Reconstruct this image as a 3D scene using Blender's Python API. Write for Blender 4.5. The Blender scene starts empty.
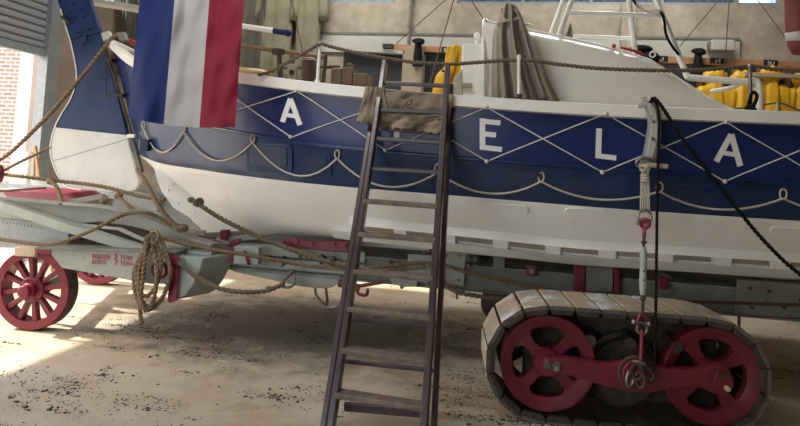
import bpy, bmesh, math, random
from mathutils import Vector, Matrix, noise
from mathutils.bvhtree import BVHTree
random.seed(7)
R = math.radians
S = bpy.context.scene
COL = S.collection
# ------------------------------------------------------------------ camera
H, F = 1.6, 600.0
PX, PY = 400.0, 126.0
YAW, PITCH, ROLL = R(10.5), math.atan(36 / 600), R(3.1)
fw = Vector((-math.sin(YAW) * math.cos(PITCH), math.cos(YAW) * math.cos(PITCH), math.sin(PITCH)))
r0 = Vector((math.cos(YAW), math.sin(YAW), 0))
u0 = r0.cross(fw)
ex = r0 * math.cos(ROLL) + u0 * math.sin(ROLL)
eu = u0 * math.cos(ROLL) - r0 * math.sin(ROLL)
CP = Vector((0, 0, H))
cd = bpy.data.cameras.new('camera')
cam = bpy.data.objects.new('camera', cd)
COL.objects.link(cam)
cd.sensor_width = 36
cd.lens = F / 800 * 36
cd.shift_y = -(213 - PY) / 800
cd.clip_start = .05
m = Matrix((ex, eu, -fw)).transposed().to_4x4()
m.translation = CP
cam.matrix_world = m
S.camera = cam

def ray(px, py):
    return fw + ex * ((px - PX) / F) - eu * ((py - PY) / F)
def P(px, py, Y):                       # the point of that view ray on the plane y = Y of the hall
    d = ray(px, py)
    return CP + d * (Y / d.y)
def PZ(px, py, z):                      # ... on the level z
    d = ray(px, py)
    return CP + d * ((z - H) / d.z)
def PPL(px, py, o, n):                  # ... on any plane
    d = ray(px, py)
    return CP + d * ((o - CP).dot(n) / d.dot(n))

# ------------------------------------------------------------------ materials
def mat(name, col, rough=.6, metal=0, col2=None, scale=8, detail=5, lo=.35, hi=.65, bump=0, bscale=60, spec=.5, coat=0,
        col3=None, scale3=3, lo3=.55, hi3=.7, trans=0, wear=None):
    M = bpy.data.materials.new(name)
    M.use_nodes = True
    nt = M.node_tree
    b = nt.nodes['Principled BSDF']
    b.inputs['Roughness'].default_value = rough
    b.inputs['Metallic'].default_value = metal
    b.inputs['Specular IOR Level'].default_value = spec
    b.inputs['Coat Weight'].default_value = coat
    b.inputs['Coat Roughness'].default_value = .08
    tc = nt.nodes.new('ShaderNodeTexCoord')
    cur = None
    def layer(base, c, sc, l, h, det):
        n = nt.nodes.new('ShaderNodeTexNoise')
        n.inputs['Scale'].default_value = sc
        n.inputs['Detail'].default_value = det
        n.inputs['Roughness'].default_value = .65
        nt.links.new(tc.outputs['Object'], n.inputs['Vector'])
        rp = nt.nodes.new('ShaderNodeValToRGB')
        rp.color_ramp.elements[0].position = l
        rp.color_ramp.elements[1].position = h
        nt.links.new(n.outputs['Fac'], rp.inputs['Fac'])
        mx = nt.nodes.new('ShaderNodeMix')
        mx.data_type = 'RGBA'
        nt.links.new(rp.outputs['Color'], mx.inputs[0])
        if isinstance(base, tuple): mx.inputs[6].default_value = (*base, 1)
        else: nt.links.new(base, mx.inputs[6])
        mx.inputs[7].default_value = (*c, 1)
        return mx.outputs[2]
    cur = col
    if col2: cur = layer(cur, col2, scale, lo, hi, detail)
    if col3: cur = layer(cur, col3, scale3, lo3, hi3, 6)
    if isinstance(cur, tuple): b.inputs['Base Color'].default_value = (*cur, 1)
    else: nt.links.new(cur, b.inputs['Base Color'])
    if bump:
        n = nt.nodes.new('ShaderNodeTexNoise')
        n.inputs['Scale'].default_value = bscale
        n.inputs['Detail'].default_value = 6
        nt.links.new(tc.outputs['Object'], n.inputs['Vector'])
        bp = nt.nodes.new('ShaderNodeBump')
        bp.inputs['Strength'].default_value = bump
        bp.inputs['Distance'].default_value = .02
        nt.links.new(n.outputs['Fac'], bp.inputs['Height'])
        nt.links.new(bp.outputs['Normal'], b.inputs['Normal'])
    if trans:
        t = nt.nodes.new('ShaderNodeBsdfTranslucent')
        if isinstance(cur, tuple): t.inputs['Color'].default_value = (*cur, 1)
        else: nt.links.new(cur, t.inputs['Color'])
        ms = nt.nodes.new('ShaderNodeMixShader')
        ms.inputs[0].default_value = trans
        nt.links.new(b.outputs[0], ms.inputs[1])
        nt.links.new(t.outputs[0], ms.inputs[2])
        nt.links.new(ms.outputs[0], nt.nodes['Material Output'].inputs[0])
    return M

M_ = {}
M_['blue'] = mat('royal blue paint', (.008, .019, .105), .25, col2=(.012, .027, .135), scale=3, coat=.12, spec=.4, bump=.04, bscale=7)
M_['navy'] = mat('darker hull blue', (.005, .019, .072), .28, col2=(.010, .033, .105), scale=5, coat=.1, spec=.4, bump=.05, bscale=9)  # darker than the blue of the lettered band
M_['recess'] = mat('dark navy recess paint', (.01, .02, .06), .35, col2=(.016, .03, .08), scale=9)
M_['hullwhite'] = mat('hull white paint', (.74, .74, .72), .35, col2=(.8, .8, .78), scale=2, bump=.05, bscale=10, col3=(.62, .6, .54), scale3=1.7, lo3=.6, hi3=.85)
M_['slot'] = mat('cream paint grime and shade', (.24, .2, .15), .7, col2=(.33, .28, .22), scale=9)
M_['chipped'] = mat('chipped white paint', (.5, .5, .47), .5, col2=(.05, .05, .05), scale=16, lo=.56, hi=.62)
M_['canister'] = mat('dark maroon paint', (.06, .028, .028), .5)
M_['blockwood'] = mat('dark old wood', (.11, .075, .045), .7, col2=(.17, .115, .07), scale=9)
M_['white'] = mat('white gloss paint', (.86, .86, .83), .3, col2=(.8, .8, .76), scale=4, coat=.2)
M_['cabin'] = mat('cabin white paint', (.86, .86, .82), .28, col2=(.8, .79, .74), scale=2, coat=.25)
M_['rudderblue'] = mat('rudder blue paint', (.008, .026, .085), .5, spec=.25, col2=(.013, .038, .115), scale=7, bump=.1, bscale=30)
M_['rudderwhite'] = mat('rudder white paint', (.52, .53, .5), .5, col2=(.6, .6, .57), scale=3, col3=(.42, .4, .34), scale3=4, lo3=.62, hi3=.8)
M_['letter'] = mat('letter white paint', (.75, .76, .77), .45)
M_['grey'] = mat('carriage grey green paint', (.235, .25, .215), .5, col2=(.30, .315, .28), scale=4, bump=.15, bscale=45, col3=(.09, .08, .06), scale3=8, lo3=.58, hi3=.74)
M_['greydark'] = mat('worn carriage grey paint', (.125, .13, .11), .6, col2=(.175, .18, .155), scale=5, bump=.2, bscale=40, col3=(.05, .04, .03), scale3=8, lo3=.6, hi3=.72)
M_['greylight'] = mat('pale grey green paint', (.36, .39, .355), .45, col2=(.29, .32, .29), scale=5, bump=.08, bscale=40)
M_['lead'] = mat('bluish grey paint', (.20, .235, .25), .5, col2=(.26, .29, .30), scale=20, bump=.15, bscale=60)
M_['red'] = mat('carriage red paint', (.20, .012, .032), .4, col2=(.14, .009, .024), scale=6, bump=.06, bscale=40, coat=.1)
M_['redtrack'] = mat('track red paint', (.16, .013, .028), .42, col2=(.10, .011, .018), scale=9, bump=.12, bscale=50, col3=(.03, .015, .012), scale3=14, lo3=.64, hi3=.74)
M_['redletter'] = mat('red lettering paint', (.36, .05, .07), .6)
M_['tyre'] = mat('worn dark rubber', (.05, .042, .03), .8, col2=(.13, .11, .08), scale=18, bump=.4, bscale=60)
M_['iron'] = mat('dark iron', (.03, .028, .026), .55, .5, col2=(.075, .06, .045), scale=14, bump=.2)
M_['rust'] = mat('rusty iron', (.12, .06, .035), .75, .2, col2=(.05, .03, .02), scale=20, bump=.3)
M_['galv'] = mat('galvanised steel', (.34, .33, .32), .42, .8, col2=(.18, .16, .15), scale=30)
M_['plate'] = mat('worn tan track plate', (.42, .32, .20), .75, col2=(.30, .28, .25), scale=7, lo=.42, hi=.6, bump=.4, bscale=26, col3=(.55, .57, .60), scale3=5, lo3=.52, hi3=.62)
M_['plateface'] = mat('plate edge grime and shade', (.06, .05, .04), .7, col2=(.13, .115, .095), scale=14, bump=.3)
M_['plateedge'] = mat('dark track link', (.022, .018, .015), .7, col2=(.05, .038, .026), scale=16, bump=.3)
M_['wood'] = mat('dark ladder wood', (.032, .019, .026), .33, col2=(.06, .037, .04), scale=14, bump=.1, bscale=70, coat=.15)
M_['rung'] = mat('worn ladder rung wood', (.10, .07, .055), .6, col2=(.19, .145, .11), scale=16, bump=.2, bscale=60)
M_['plank'] = mat('orange pine', (.36, .17, .07), .6, col2=(.42, .23, .11), scale=9)
M_['brownwood'] = mat('brown wood', (.16, .09, .045), .65, col2=(.22, .13, .07), scale=9)
M_['beige'] = mat('pale timber', (.42, .35, .24), .65, col2=(.36, .3, .2), scale=5)
M_['rope'] = mat('hemp rope', (.22, .155, .09), .9, col2=(.14, .095, .055), scale=60)
M_['ropedark'] = mat('tarred hemp rope', (.17, .13, .085), .9, col2=(.1, .075, .05), scale=60)
M_['ropepale'] = mat('pale cotton rope', (.52, .48, .4), .85, col2=(.4, .36, .3), scale=50)
M_['ropewhite'] = mat('white cord', (.62, .61, .58), .8)
M_['ropeblack'] = mat('black rope', (.003, .003, .0035), .75, spec=.2)
M_['cord'] = mat('brown cord', (.14, .09, .06), .85)
M_['canvas'] = mat('grey brown canvas', (.25, .215, .18), .85, col2=(.33, .29, .25), scale=6, bump=.15, bscale=80)
M_['sack'] = mat('jute sacking', (.3, .245, .175), .95, col2=(.2, .16, .12), scale=9, bump=.4, bscale=120)
M_['yellow'] = mat('yellow oilskin', (.72, .42, .012), .45, col2=(.62, .34, .01), scale=6)
M_['olive'] = mat('olive oilskin', (.13, .125, .07), .6, col2=(.2, .19, .12), scale=4)
M_['darkolive'] = mat('dark green oilskin', (.035, .037, .025), .6, col2=(.07, .07, .045), scale=4)
M_['blackcloth'] = mat('black oilskin', (.006, .006, .007), .8, spec=.2)
M_['maroon'] = mat('faded maroon cloth', (.22, .07, .055), .8, col2=(.16, .045, .04), scale=7)
M_['silver'] = mat('silver reflective band', (.55, .56, .55), .4)
M_['black'] = mat('black label', (.01, .01, .011), .5)
M_['shadedark'] = mat('painted recess shade', (.02, .023, .03), .7)
M_['amber'] = mat('dull gold brass', (.35, .22, .06), .4)
M_['mrust'] = mat('red lamp glass', (.35, .03, .03), .3)
M_['flagblue'] = mat('flag blue cloth', (.012, .03, .15), .75, trans=.35)
M_['flagwhite'] = mat('flag white cloth', (.5, .5, .52), .8, trans=.35)
M_['flagred'] = mat('flag red cloth', (.24, .012, .035), .75, trans=.35)
M_['wallback'] = mat('rough cement render', (.33, .285, .215), .9, col2=(.42, .37, .285), scale=5, bump=.25, bscale=25, col3=(.20, .165, .12), scale3=2.4, lo3=.42, hi3=.8)
M_['wallleft'] = mat('brown render', (.27, .205, .165), .9, col2=(.34, .265, .21), scale=2, bump=.2, bscale=25)
M_['panel'] = mat('off white panel', (.46, .45, .40), .6, col2=(.40, .39, .34), scale=3)
M_['ceiling'] = mat('white ceiling', (.6, .58, .54), .9)
M_['shutter'] = mat('grey steel shutter', (.36, .38, .42), .4, .2)
M_['paving'] = mat('pale paving', (.5, .47, .42), .9, col2=(.42, .4, .36), scale=2)
M_['plaster'] = mat('pale plaster', (.62, .6, .55), .8)
M_['dirt'] = mat('dark dirt crumbs', (.03, .024, .018), 1, col2=(.07, .055, .04), scale=30)

def brick_mat():
    M = bpy.data.materials.new('brown brick'); M.use_nodes = True
    nt = M.node_tree; b = nt.nodes['Principled BSDF']; b.inputs['Roughness'].default_value = .9
    tc = nt.nodes.new('ShaderNodeTexCoord'); mp = nt.nodes.new('ShaderNodeMapping')
    mp.inputs['Rotation'].default_value = (R(-90), 0, 0)
    br = nt.nodes.new('ShaderNodeTexBrick')
    br.inputs['Color1'].default_value = (.30, .20, .155, 1); br.inputs['Color2'].default_value = (.22, .15, .12, 1)
    br.inputs['Mortar'].default_value = (.5, .45, .38, 1)
    br.inputs['Scale'].default_value = 1; br.inputs['Brick Width'].default_value = .24
    br.inputs['Row Height'].default_value = .085; br.inputs['Mortar Size'].default_value = .012
    nt.links.new(tc.outputs['Object'], mp.inputs[0]); nt.links.new(mp.outputs[0], br.inputs[0])
    nt.links.new(br.outputs[0], b.inputs['Base Color'])
    return M
M_['brick'] = brick_mat()

def floor_mat():
    M = bpy.data.materials.new('dusty concrete'); M.use_nodes = True
    nt = M.node_tree; b = nt.nodes['Principled BSDF']; b.inputs['Roughness'].default_value = .75
    N = nt.nodes.new; L = nt.links.new
    tc = N('ShaderNodeTexCoord')
    def nz(scale, det, rough=.6, dist=0):
        n = N('ShaderNodeTexNoise'); n.inputs['Scale'].default_value = scale; n.inputs['Detail'].default_value = det
        n.inputs['Roughness'].default_value = rough; n.inputs['Distortion'].default_value = dist
        L(tc.outputs['Object'], n.inputs['Vector']); return n
    def ramp(n, a, c):
        r = N('ShaderNodeValToRGB'); r.color_ramp.elements[0].position = a; r.color_ramp.elements[1].position = c
        L(n.outputs['Fac'], r.inputs['Fac']); return r
    def mix(f, a, c):
        x = N('ShaderNodeMix'); x.data_type = 'RGBA'; L(f, x.inputs[0])
        if isinstance(a, tuple): x.inputs[6].default_value = (*a, 1)
        else: L(a, x.inputs[6])
        x.inputs[7].default_value = (*c, 1); return x.outputs[2]
    c = mix(ramp(nz(1.1, 5), .4, .66).outputs[0], (.45, .39, .30), (.36, .27, .17))
    c = mix(ramp(nz(3.2, 7, .7), .5, .75).outputs[0], c, (.33, .28, .22))
    # trodden mud together with the boat's shade, painted as one dark patch
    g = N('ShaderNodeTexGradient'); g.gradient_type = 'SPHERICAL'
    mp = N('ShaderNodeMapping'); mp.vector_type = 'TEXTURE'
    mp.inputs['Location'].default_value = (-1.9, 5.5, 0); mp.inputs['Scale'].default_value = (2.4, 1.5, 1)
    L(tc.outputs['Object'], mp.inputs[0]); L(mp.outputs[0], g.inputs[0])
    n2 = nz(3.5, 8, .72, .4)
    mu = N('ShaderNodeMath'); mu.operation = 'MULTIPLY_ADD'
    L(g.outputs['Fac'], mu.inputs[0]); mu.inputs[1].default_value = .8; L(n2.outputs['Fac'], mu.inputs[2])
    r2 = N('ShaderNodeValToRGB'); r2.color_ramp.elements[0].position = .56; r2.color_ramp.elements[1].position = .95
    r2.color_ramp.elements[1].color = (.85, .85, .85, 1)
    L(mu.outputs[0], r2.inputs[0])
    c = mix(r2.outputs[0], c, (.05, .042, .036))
    c = mix(ramp(nz(14, 8, .75), .63, .72).outputs[0], c, (.12, .095, .07))
    c = mix(ramp(nz(40, 4, .7), .66, .74).outputs[0], c, (.16, .12, .085))
    L(c, b.inputs['Base Color'])
    bp = N('ShaderNodeBump'); bp.inputs['Strength'].default_value = .25; bp.inputs['Distance'].default_value = .02
    L(nz(22, 8, .7).outputs['Fac'], bp.inputs['Height']); L(bp.outputs[0], b.inputs['Normal'])
    return M
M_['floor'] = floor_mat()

def pane_mat(name, c, e, sc):
    M = bpy.data.materials.new(name); M.use_nodes = True
    nt = M.node_tree; b = nt.nodes['Principled BSDF']; b.inputs['Roughness'].default_value = .25
    tc = nt.nodes.new('ShaderNodeTexCoord'); v = nt.nodes.new('ShaderNodeTexVoronoi'); v.inputs['Scale'].default_value = sc
    nt.links.new(tc.outputs['Object'], v.inputs['Vector'])
    r = nt.nodes.new('ShaderNodeValToRGB')
    r.color_ramp.elements[0].color = (*c, 1); r.color_ramp.elements[1].color = (c[0]*2.2, c[1]*2.2, c[2]*2.0, 1)
    r.color_ramp.elements[0].position = .2; r.color_ramp.elements[1].position = .7
    nt.links.new(v.outputs['Distance'], r.inputs['Fac'])
    nt.links.new(r.outputs[0], b.inputs['Base Color'])
    nt.links.new(r.outputs[0], b.inputs['Emission Color'])
    b.inputs['Emission Strength'].default_value = e
    return M
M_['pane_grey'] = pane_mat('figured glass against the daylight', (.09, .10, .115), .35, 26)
M_['pane_dark'] = pane_mat('dark navy figured glass', (.03, .036, .055), .4, 20)  # darker than the other two panes
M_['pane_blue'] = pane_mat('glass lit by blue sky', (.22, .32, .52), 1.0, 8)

# ------------------------------------------------------------------ mesh helpers
def BM(): return bmesh.new()
def root_of(o):
    while o.parent: o = o.parent
    return o
def obj(name, bm, mt, parent=None, smooth=False, bevel=0, base=None, sub=0, solid=0, autos=True):
    bmesh.ops.recalc_face_normals(bm, faces=bm.faces)
    me = bpy.data.meshes.new(name)
    bm.to_mesh(me); bm.free()
    o = bpy.data.objects.new(name, me)
    for k in (mt if isinstance(mt, (list, tuple)) else [mt]): me.materials.append(M_[k] if isinstance(k, str) else k)
    if parent:
        off = root_of(parent).location.copy()
        o.parent = parent
    else:
        if base is None:
            xs = [v.co for v in me.vertices]
            base = Vector((sum(c.x for c in xs) / len(xs), sum(c.y for c in xs) / len(xs), min(c.z for c in xs)))
        off = Vector(base); o.location = off
    me.transform(Matrix.Translation(-off))
    if smooth:
        for p in me.polygons: p.use_smooth = True
        if autos:
            try: me.set_sharp_from_angle(angle=R(40))
            except Exception: pass
    COL.objects.link(o)
    if bevel:
        b = o.modifiers.new('bevel', 'BEVEL'); b.width = bevel; b.segments = 2; b.limit_method = 'ANGLE'; b.angle_limit = R(40)
    if solid:
        b = o.modifiers.new('solid', 'SOLIDIFY'); b.thickness = solid; b.offset = 0
    if sub:
        b = o.modifiers.new('sub', 'SUBSURF'); b.levels = sub; b.render_levels = sub
    return o
def tag(o, label, cat, group=None, kind=None):
    o['label'] = label; o['category'] = cat
    if group: o['group'] = group
    if kind: o['kind'] = kind
    return o
def thing(name, loc, label, cat, group=None):
    o = bpy.data.objects.new(name, None); COL.objects.link(o)
    o.location = loc; o.empty_display_size = .1
    return tag(o, label, cat, group)
def struct(name, bm, mt, **k):
    o = obj(name, bm, mt, base=(0, 0, 0), **k); o['kind'] = 'structure'; return o
def copy_tree(o, parent=None):
    c = o.copy(); COL.objects.link(c)
    if parent: c.parent = parent
    for ch in list(o.children): copy_tree(ch, c)
    return c

def box(bm, lo, hi, M=None):
    g = bmesh.ops.create_cube(bm, size=1)
    lo, hi = Vector(lo), Vector(hi)
    for v in g['verts']:
        v.co = Vector(((lo[i] + hi[i]) / 2 + v.co[i] * (hi[i] - lo[i]) for i in range(3)))
        if M: v.co = M @ v.co
    return g['verts']
def prism(bm, pts, dvec, bev=0):
    """polygon of 3-D points pushed along dvec"""
    a = [bm.verts.new(p) for p in pts]
    b = [bm.verts.new(Vector(p) + Vector(dvec)) for p in pts]
    n = len(a)
    bm.faces.new(a); bm.faces.new(b[::-1])
    for i in range(n): bm.faces.new((a[i], b[i], b[(i + 1) % n], a[(i + 1) % n]))
def pprism(bm, pix, Y, depth):          # outline on the plane y=Y, pushed back by depth
    prism(bm, [P(x, y, Y) for x, y in pix], (0, depth, 0))
def crom(pts, n):
    pts = [Vector(p) for p in pts]
    if len(pts) < 3: 
        return [pts[0].lerp(pts[-1], i / n) for i in range(n + 1)]
    out = []
    E = [pts[0] * 2 - pts[1]] + pts + [pts[-1] * 2 - pts[-2]]
    for i in range(1, len(E) - 2):
        p0, p1, p2, p3 = E[i - 1:i + 3]
        for k in range(n):
            t = k / n
            out.append(.5 * ((2 * p1) + (p2 - p0) * t + (2 * p0 - 5 * p1 + 4 * p2 - p3) * t * t + (3 * p1 - p0 - 3 * p2 + p3) * t ** 3))
    out.append(pts[-1])
    return out
def resample(pts, step):
    out = [pts[0].copy()]; acc = 0
    for a, b in zip(pts, pts[1:]):
        L = (b - a).length
        if L < 1e-9: continue
        d = step - acc
        while d <= L:
            out.append(a.lerp(b, d / L)); d += step
        acc = L - (d - step)
    if (out[-1] - pts[-1]).length > step * .3: out.append(pts[-1].copy())
    return out
def sweep(bm, pts, rad, n=8, lobes=0, amp=0, pitch=1, cap=True):
    """tube along pts; rad number or list; lobes gives a laid rope"""
    T = []
    for i in range(len(pts)):
        a = pts[max(i - 1, 0)]; b = pts[min(i + 1, len(pts) - 1)]
        d = (b - a)
        T.append(d.normalized() if d.length > 1e-9 else Vector((0, 0, 1)))
    up = Vector((0, 0, 1)) if abs(T[0].z) < .9 else Vector((1, 0, 0))
    nrm = (up - T[0] * up.dot(T[0])).normalized()
    rings = []; s = 0
    for i, p in enumerate(pts):
        if i:
            s += (pts[i] - pts[i - 1]).length
            nrm = nrm - T[i] * nrm.dot(T[i])
            nrm = nrm.normalized() if nrm.length > 1e-6 else T[i].orthogonal().normalized()
        bi = T[i].cross(nrm)
        r = rad[i] if isinstance(rad, (list, tuple)) else rad
        ring = []
        for k in range(n):
            a = 2 * math.pi * k / n
            tw = s / pitch * 2 * math.pi if lobes else 0
            rr = r * (1 + (amp * math.cos(lobes * (a - tw)) if lobes else 0))
            ring.append(bm.verts.new(p + nrm * (rr * math.cos(a)) + bi * (rr * math.sin(a))))
        rings.append(ring)
    for A, B in zip(rings, rings[1:]):
        for k in range(n): bm.faces.new((A[k], A[(k + 1) % n], B[(k + 1) % n], B[k]))
    if cap:
        bm.faces.new(rings[0][::-1]); bm.faces.new(rings[-1])
def rope(bm, ctrl, r, n=10, laid=True):
    pts = resample(crom(ctrl, n), max(r * .65, .005))
    if laid: sweep(bm, pts, r, 12, 3, .3, r * 8)
    else: sweep(bm, pts, r, 7)
def tube(bm, ctrl, r, n=8, k=8):
    sweep(bm, crom(ctrl, k) if len(ctrl) > 2 else [Vector(c) for c in ctrl], r, n)
def bar(bm, a, b, w, h, up=(0, 0, 1)):
    """rectangular bar a-b, w sideways, h along up"""
    a, b = Vector(a), Vector(b); t = (b - a).normalized(); up = Vector(up)
    up = (up - t * up.dot(t)).normalized(); s = t.cross(up)
    q = [s * (w / 2) + up * (h / 2), -s * (w / 2) + up * (h / 2), -s * (w / 2) - up * (h / 2), s * (w / 2) - up * (h / 2)]
    prism(bm, [a + k for k in q], b - a)
def cyl(bm, a, b, r, n=16, r2=None):
    sweep(bm, [Vector(a), Vector(b)], [r, r if r2 is None else r2], n)
def ball(bm, c, r, sc=(1, 1, 1), seg=10, M=None):
    g = bmesh.ops.create_uvsphere(bm, u_segments=seg, v_segments=max(5, seg * 2 // 3), radius=r)
    for v in g['verts']:
        q = Vector((v.co[i] * sc[i] for i in range(3)))
        v.co = Vector(c) + (M @ q if M else q)
def torus(bm, c, R_, r, nrm=(0, 1, 0), n=20, k=7, a0=0, a1=2 * math.pi, sx=1, sz=1):
    c = Vector(c); nrm = Vector(nrm).normalized(); u = nrm.orthogonal().normalized()
    if abs(nrm.z) < .9: u = (Vector((0, 0, 1)) - nrm * nrm.z).normalized()
    w = u.cross(nrm); closed = abs(a1 - a0 - 2 * math.pi) < 1e-6
    pts = [c + u * (R_ * sz * math.cos(a0 + (a1 - a0) * i / n)) + w * (R_ * sx * math.sin(a0 + (a1 - a0) * i / n)) for i in range(n + 1)]
    sweep(bm, pts, r, k, cap=not closed)
def grid(bm, f, nu, nv):
    V = [[bm.verts.new(f(i / nu, j / nv)) for j in range(nv + 1)] for i in range(nu + 1)]
    return [[bm.faces.new((V[i][j], V[i + 1][j], V[i + 1][j + 1], V[i][j + 1])) for j in range(nv)] for i in range(nu)]
def lerpl(tab, x):
    if x <= tab[0][0]: return tab[0][1]
    for (a, b), (c, d) in zip(tab, tab[1:]):
        if x <= c: return b + (d - b) * (x - a) / (c - a)
    return tab[-1][1]
def knot(bm, c, r):
    c = Vector(c)
    for k in range(4):
        M = Matrix.Rotation(random.uniform(0, 6), 3, 'Z') @ Matrix.Rotation(random.uniform(0, 3), 3, 'X')
        torus(bm, c + Vector((random.uniform(-.4, .4), random.uniform(-.3, .3), random.uniform(-.4, .4))) * r, r * .62, r * .42, M @ Vector((0, 1, 0)), 12, 7)

# ------------------------------------------------------------------ the setting
WB = 8.6          # back wall
WL = -6.25        # left wall
def setting():
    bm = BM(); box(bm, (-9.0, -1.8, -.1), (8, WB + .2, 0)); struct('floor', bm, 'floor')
    bm = BM(); box(bm, (WL - .3, -1.8, 5.4), (8, WB + .2, 5.6)); struct('ceiling', bm, 'ceiling')
    # back wall with three high openings
    w1 = (P(298, 2, WB).x, P(396, 2, WB).x); w2 = (P(457, 4, WB).x, P(737, 4, WB).x); w3 = (P(738, 4, WB).x, P(779, 4, WB).x)
    zb = P(540, 4, WB).z
    bm = BM()
    box(bm, (WL - .3, WB, 0), (8, WB + .25, zb)); box(bm, (WL - .3, WB, zb + .9), (8, WB + .25, 5.4))
    xs = [WL - .3, w1[0], w1[1], w2[0], w2[1], w3[0], w3[1], 8]
    for a, b in ((0, 1), (2, 3), (4, 5), (6, 7)):
        if xs[b] > xs[a]: box(bm, (xs[a], WB, zb), (xs[b], WB + .25, zb + .9))
    struct('wall_back', bm, 'wallback')
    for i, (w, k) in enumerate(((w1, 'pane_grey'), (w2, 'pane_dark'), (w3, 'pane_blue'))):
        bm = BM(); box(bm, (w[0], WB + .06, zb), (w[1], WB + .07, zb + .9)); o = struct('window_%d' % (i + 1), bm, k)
        fr = BM()
        for z in (zb, zb + .86): box(fr, (w[0], WB + .03, z), (w[1], WB + .1, z + .04))
        n = 4 if i == 1 else 1
        for q in range(n + 1):
            x = w[0] + (w[1] - w[0]) * q / n
            box(fr, (x - .02, WB + .03, zb + .04), (x + .02, WB + .1, zb + .86))
        obj('window_frame', fr, 'lead', o)
    # left wall with the roller-door opening and an added high sun opening
    y1 = 7.2
    bm = BM()
    box(bm, (WL - .3, y1, 0), (WL, WB, 3.85)); box(bm, (WL - .3, y1, 5.25), (WL, WB, 5.4)); box(bm, (WL - .3, y1, 3.85), (WL, y1 + .1, 5.25)); box(bm, (WL - .3, -1.8, 0), (WL, 2.6, 5.4)); box(bm, (WL - .3, 2.6, 4.3), (WL, y1, 5.4))
    struct('wall_left', bm, 'wallleft')
    bm = BM(); box(bm, (7.6, -1.6, 0), (7.9, WB, 5.4)); struct('wall_right', bm, 'wallback')
    bm = BM(); box(bm, (-.9, -1.8, 0), (8, -1.6, 5.4)); box(bm, (WL - .3, -1.8, 3.2), (-.9, -1.6, 5.4)); box(bm, (WL - .3, -1.8, 0), (-.9, -1.6, .5)); struct('light_block_wall', bm, 'wallback')  # unseen wall added behind the camera, open at left, to shape the light
    bm = BM()
    for y in (y1 + .1, y1 + .75, WB - .04): box(bm, (WL - .2, y, 3.85), (WL - .14, y + .04, 5.25))
    struct('window_4', bm, 'lead')  # bars of a high window added out of view to sun the floor
    # roller door
    d = BM()
    zlo = P(18, 57, y1).z
    z = zlo + .1
    pts = []
    while z < 4.3:
        pts += [(WL - .10, z), (WL - .055, z + .02), (WL - .04, z + .05), (WL - .055, z + .08)]; z += .1
    a = [d.verts.new((x, 2.6, zz)) for x, zz in pts]; b = [d.verts.new((x, y1 - .05, zz)) for x, zz in pts]
    for i in range(len(pts) - 1): d.faces.new((a[i], b[i], b[i + 1], a[i + 1]))
    door = struct('door_1', d, 'shutter', solid=.004)
    bm = BM(); box(bm, (WL - .12, 2.6, zlo), (WL - .03, y1 - .05, zlo + .1)); obj('bottom_bar', bm, 'lead', door)
    bm = BM(); box(bm, (WL - .12, y1 - .12, 0), (WL + .03, y1 - .06, 4.3)); obj('guide_rail', bm, 'lead', door)
    bm = BM(); box(bm, (WL - .05, y1 - .05, 0), (WL + .015, y1 + .10, 4.3)); struct('trim_1', bm, 'lead')
    # off-white board band on the back wall
    bm = BM()
    zt, z2 = P(540, 37, WB).z, P(540, 57, WB).z
    x0, x1 = P(316, 34, WB).x, P(739, 50, WB).x
    box(bm, (x0, WB - .04, z2), (x1, WB, zt)); struct('trim_2', bm, 'panel', bevel=.006)
    bm = BM(); box(bm, (x0, WB - .055, zt - .01), (x1, WB, zt + .02)); struct('trim_3', bm, 'greydark')
    # pilaster between the windows
    bm = BM(); xx = P(627, 30, WB).x; box(bm, (xx - .09, WB - .1, 0), (xx + .09, WB, zb)); struct('trim_4', bm, 'wallback')
    # ground and building outside
    bm = BM(); box(bm, (-40, -20, -.14), (-9.0, 40, -.02)); struct('ground_outside', bm, 'paving')
    bm = BM(); box(bm, (-40, 11.0, -.1), (P(17, 110, 11.0).x, 11.3, 7)); struct('wall_outside', bm, 'brick')
    bm = BM(); box(bm, (P(17, 110, 11.0).x, 10.96, -.1), (P(27, 110, 11.0).x + .5, 11.3, 7)); struct('trim_5', bm, 'plaster')
setting()
def pipe_and_box():
    bm = BM(); a, b = P(412, -20, WB - .06), P(409, 46, WB - .06); b.x = a.x
    cyl(bm, a, b, .022, 10); 
    for k in (.25, .7): 
        c = a.lerp(b, k); cyl(bm, c - Vector((0, 0, .02)), c + Vector((0, 0, .02)), .034, 10)
    tag(obj('wall_pipe', bm, 'greydark', smooth=True), 'grey vertical pipe fixed to the cement back wall', 'pipe')
    t = thing('switch_box', P(722, 52, WB - .12), 'grey junction box on the off-white wall board', 'box')
    bm = BM(); a, b = P(711, 40, WB - .15), P(734, 51, WB - .15); box(bm, (a.x, WB - .19, b.z), (b.x, WB - .04, a.z)); obj('case', bm, 'panel', t, bevel=.012)
    bm = BM(); box(bm, (a.x - .02, WB - .15, b.z + .02), (a.x, WB - .05, a.z - .02)); obj('cable_gland', bm, 'greydark', t)
pipe_and_box()

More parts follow.
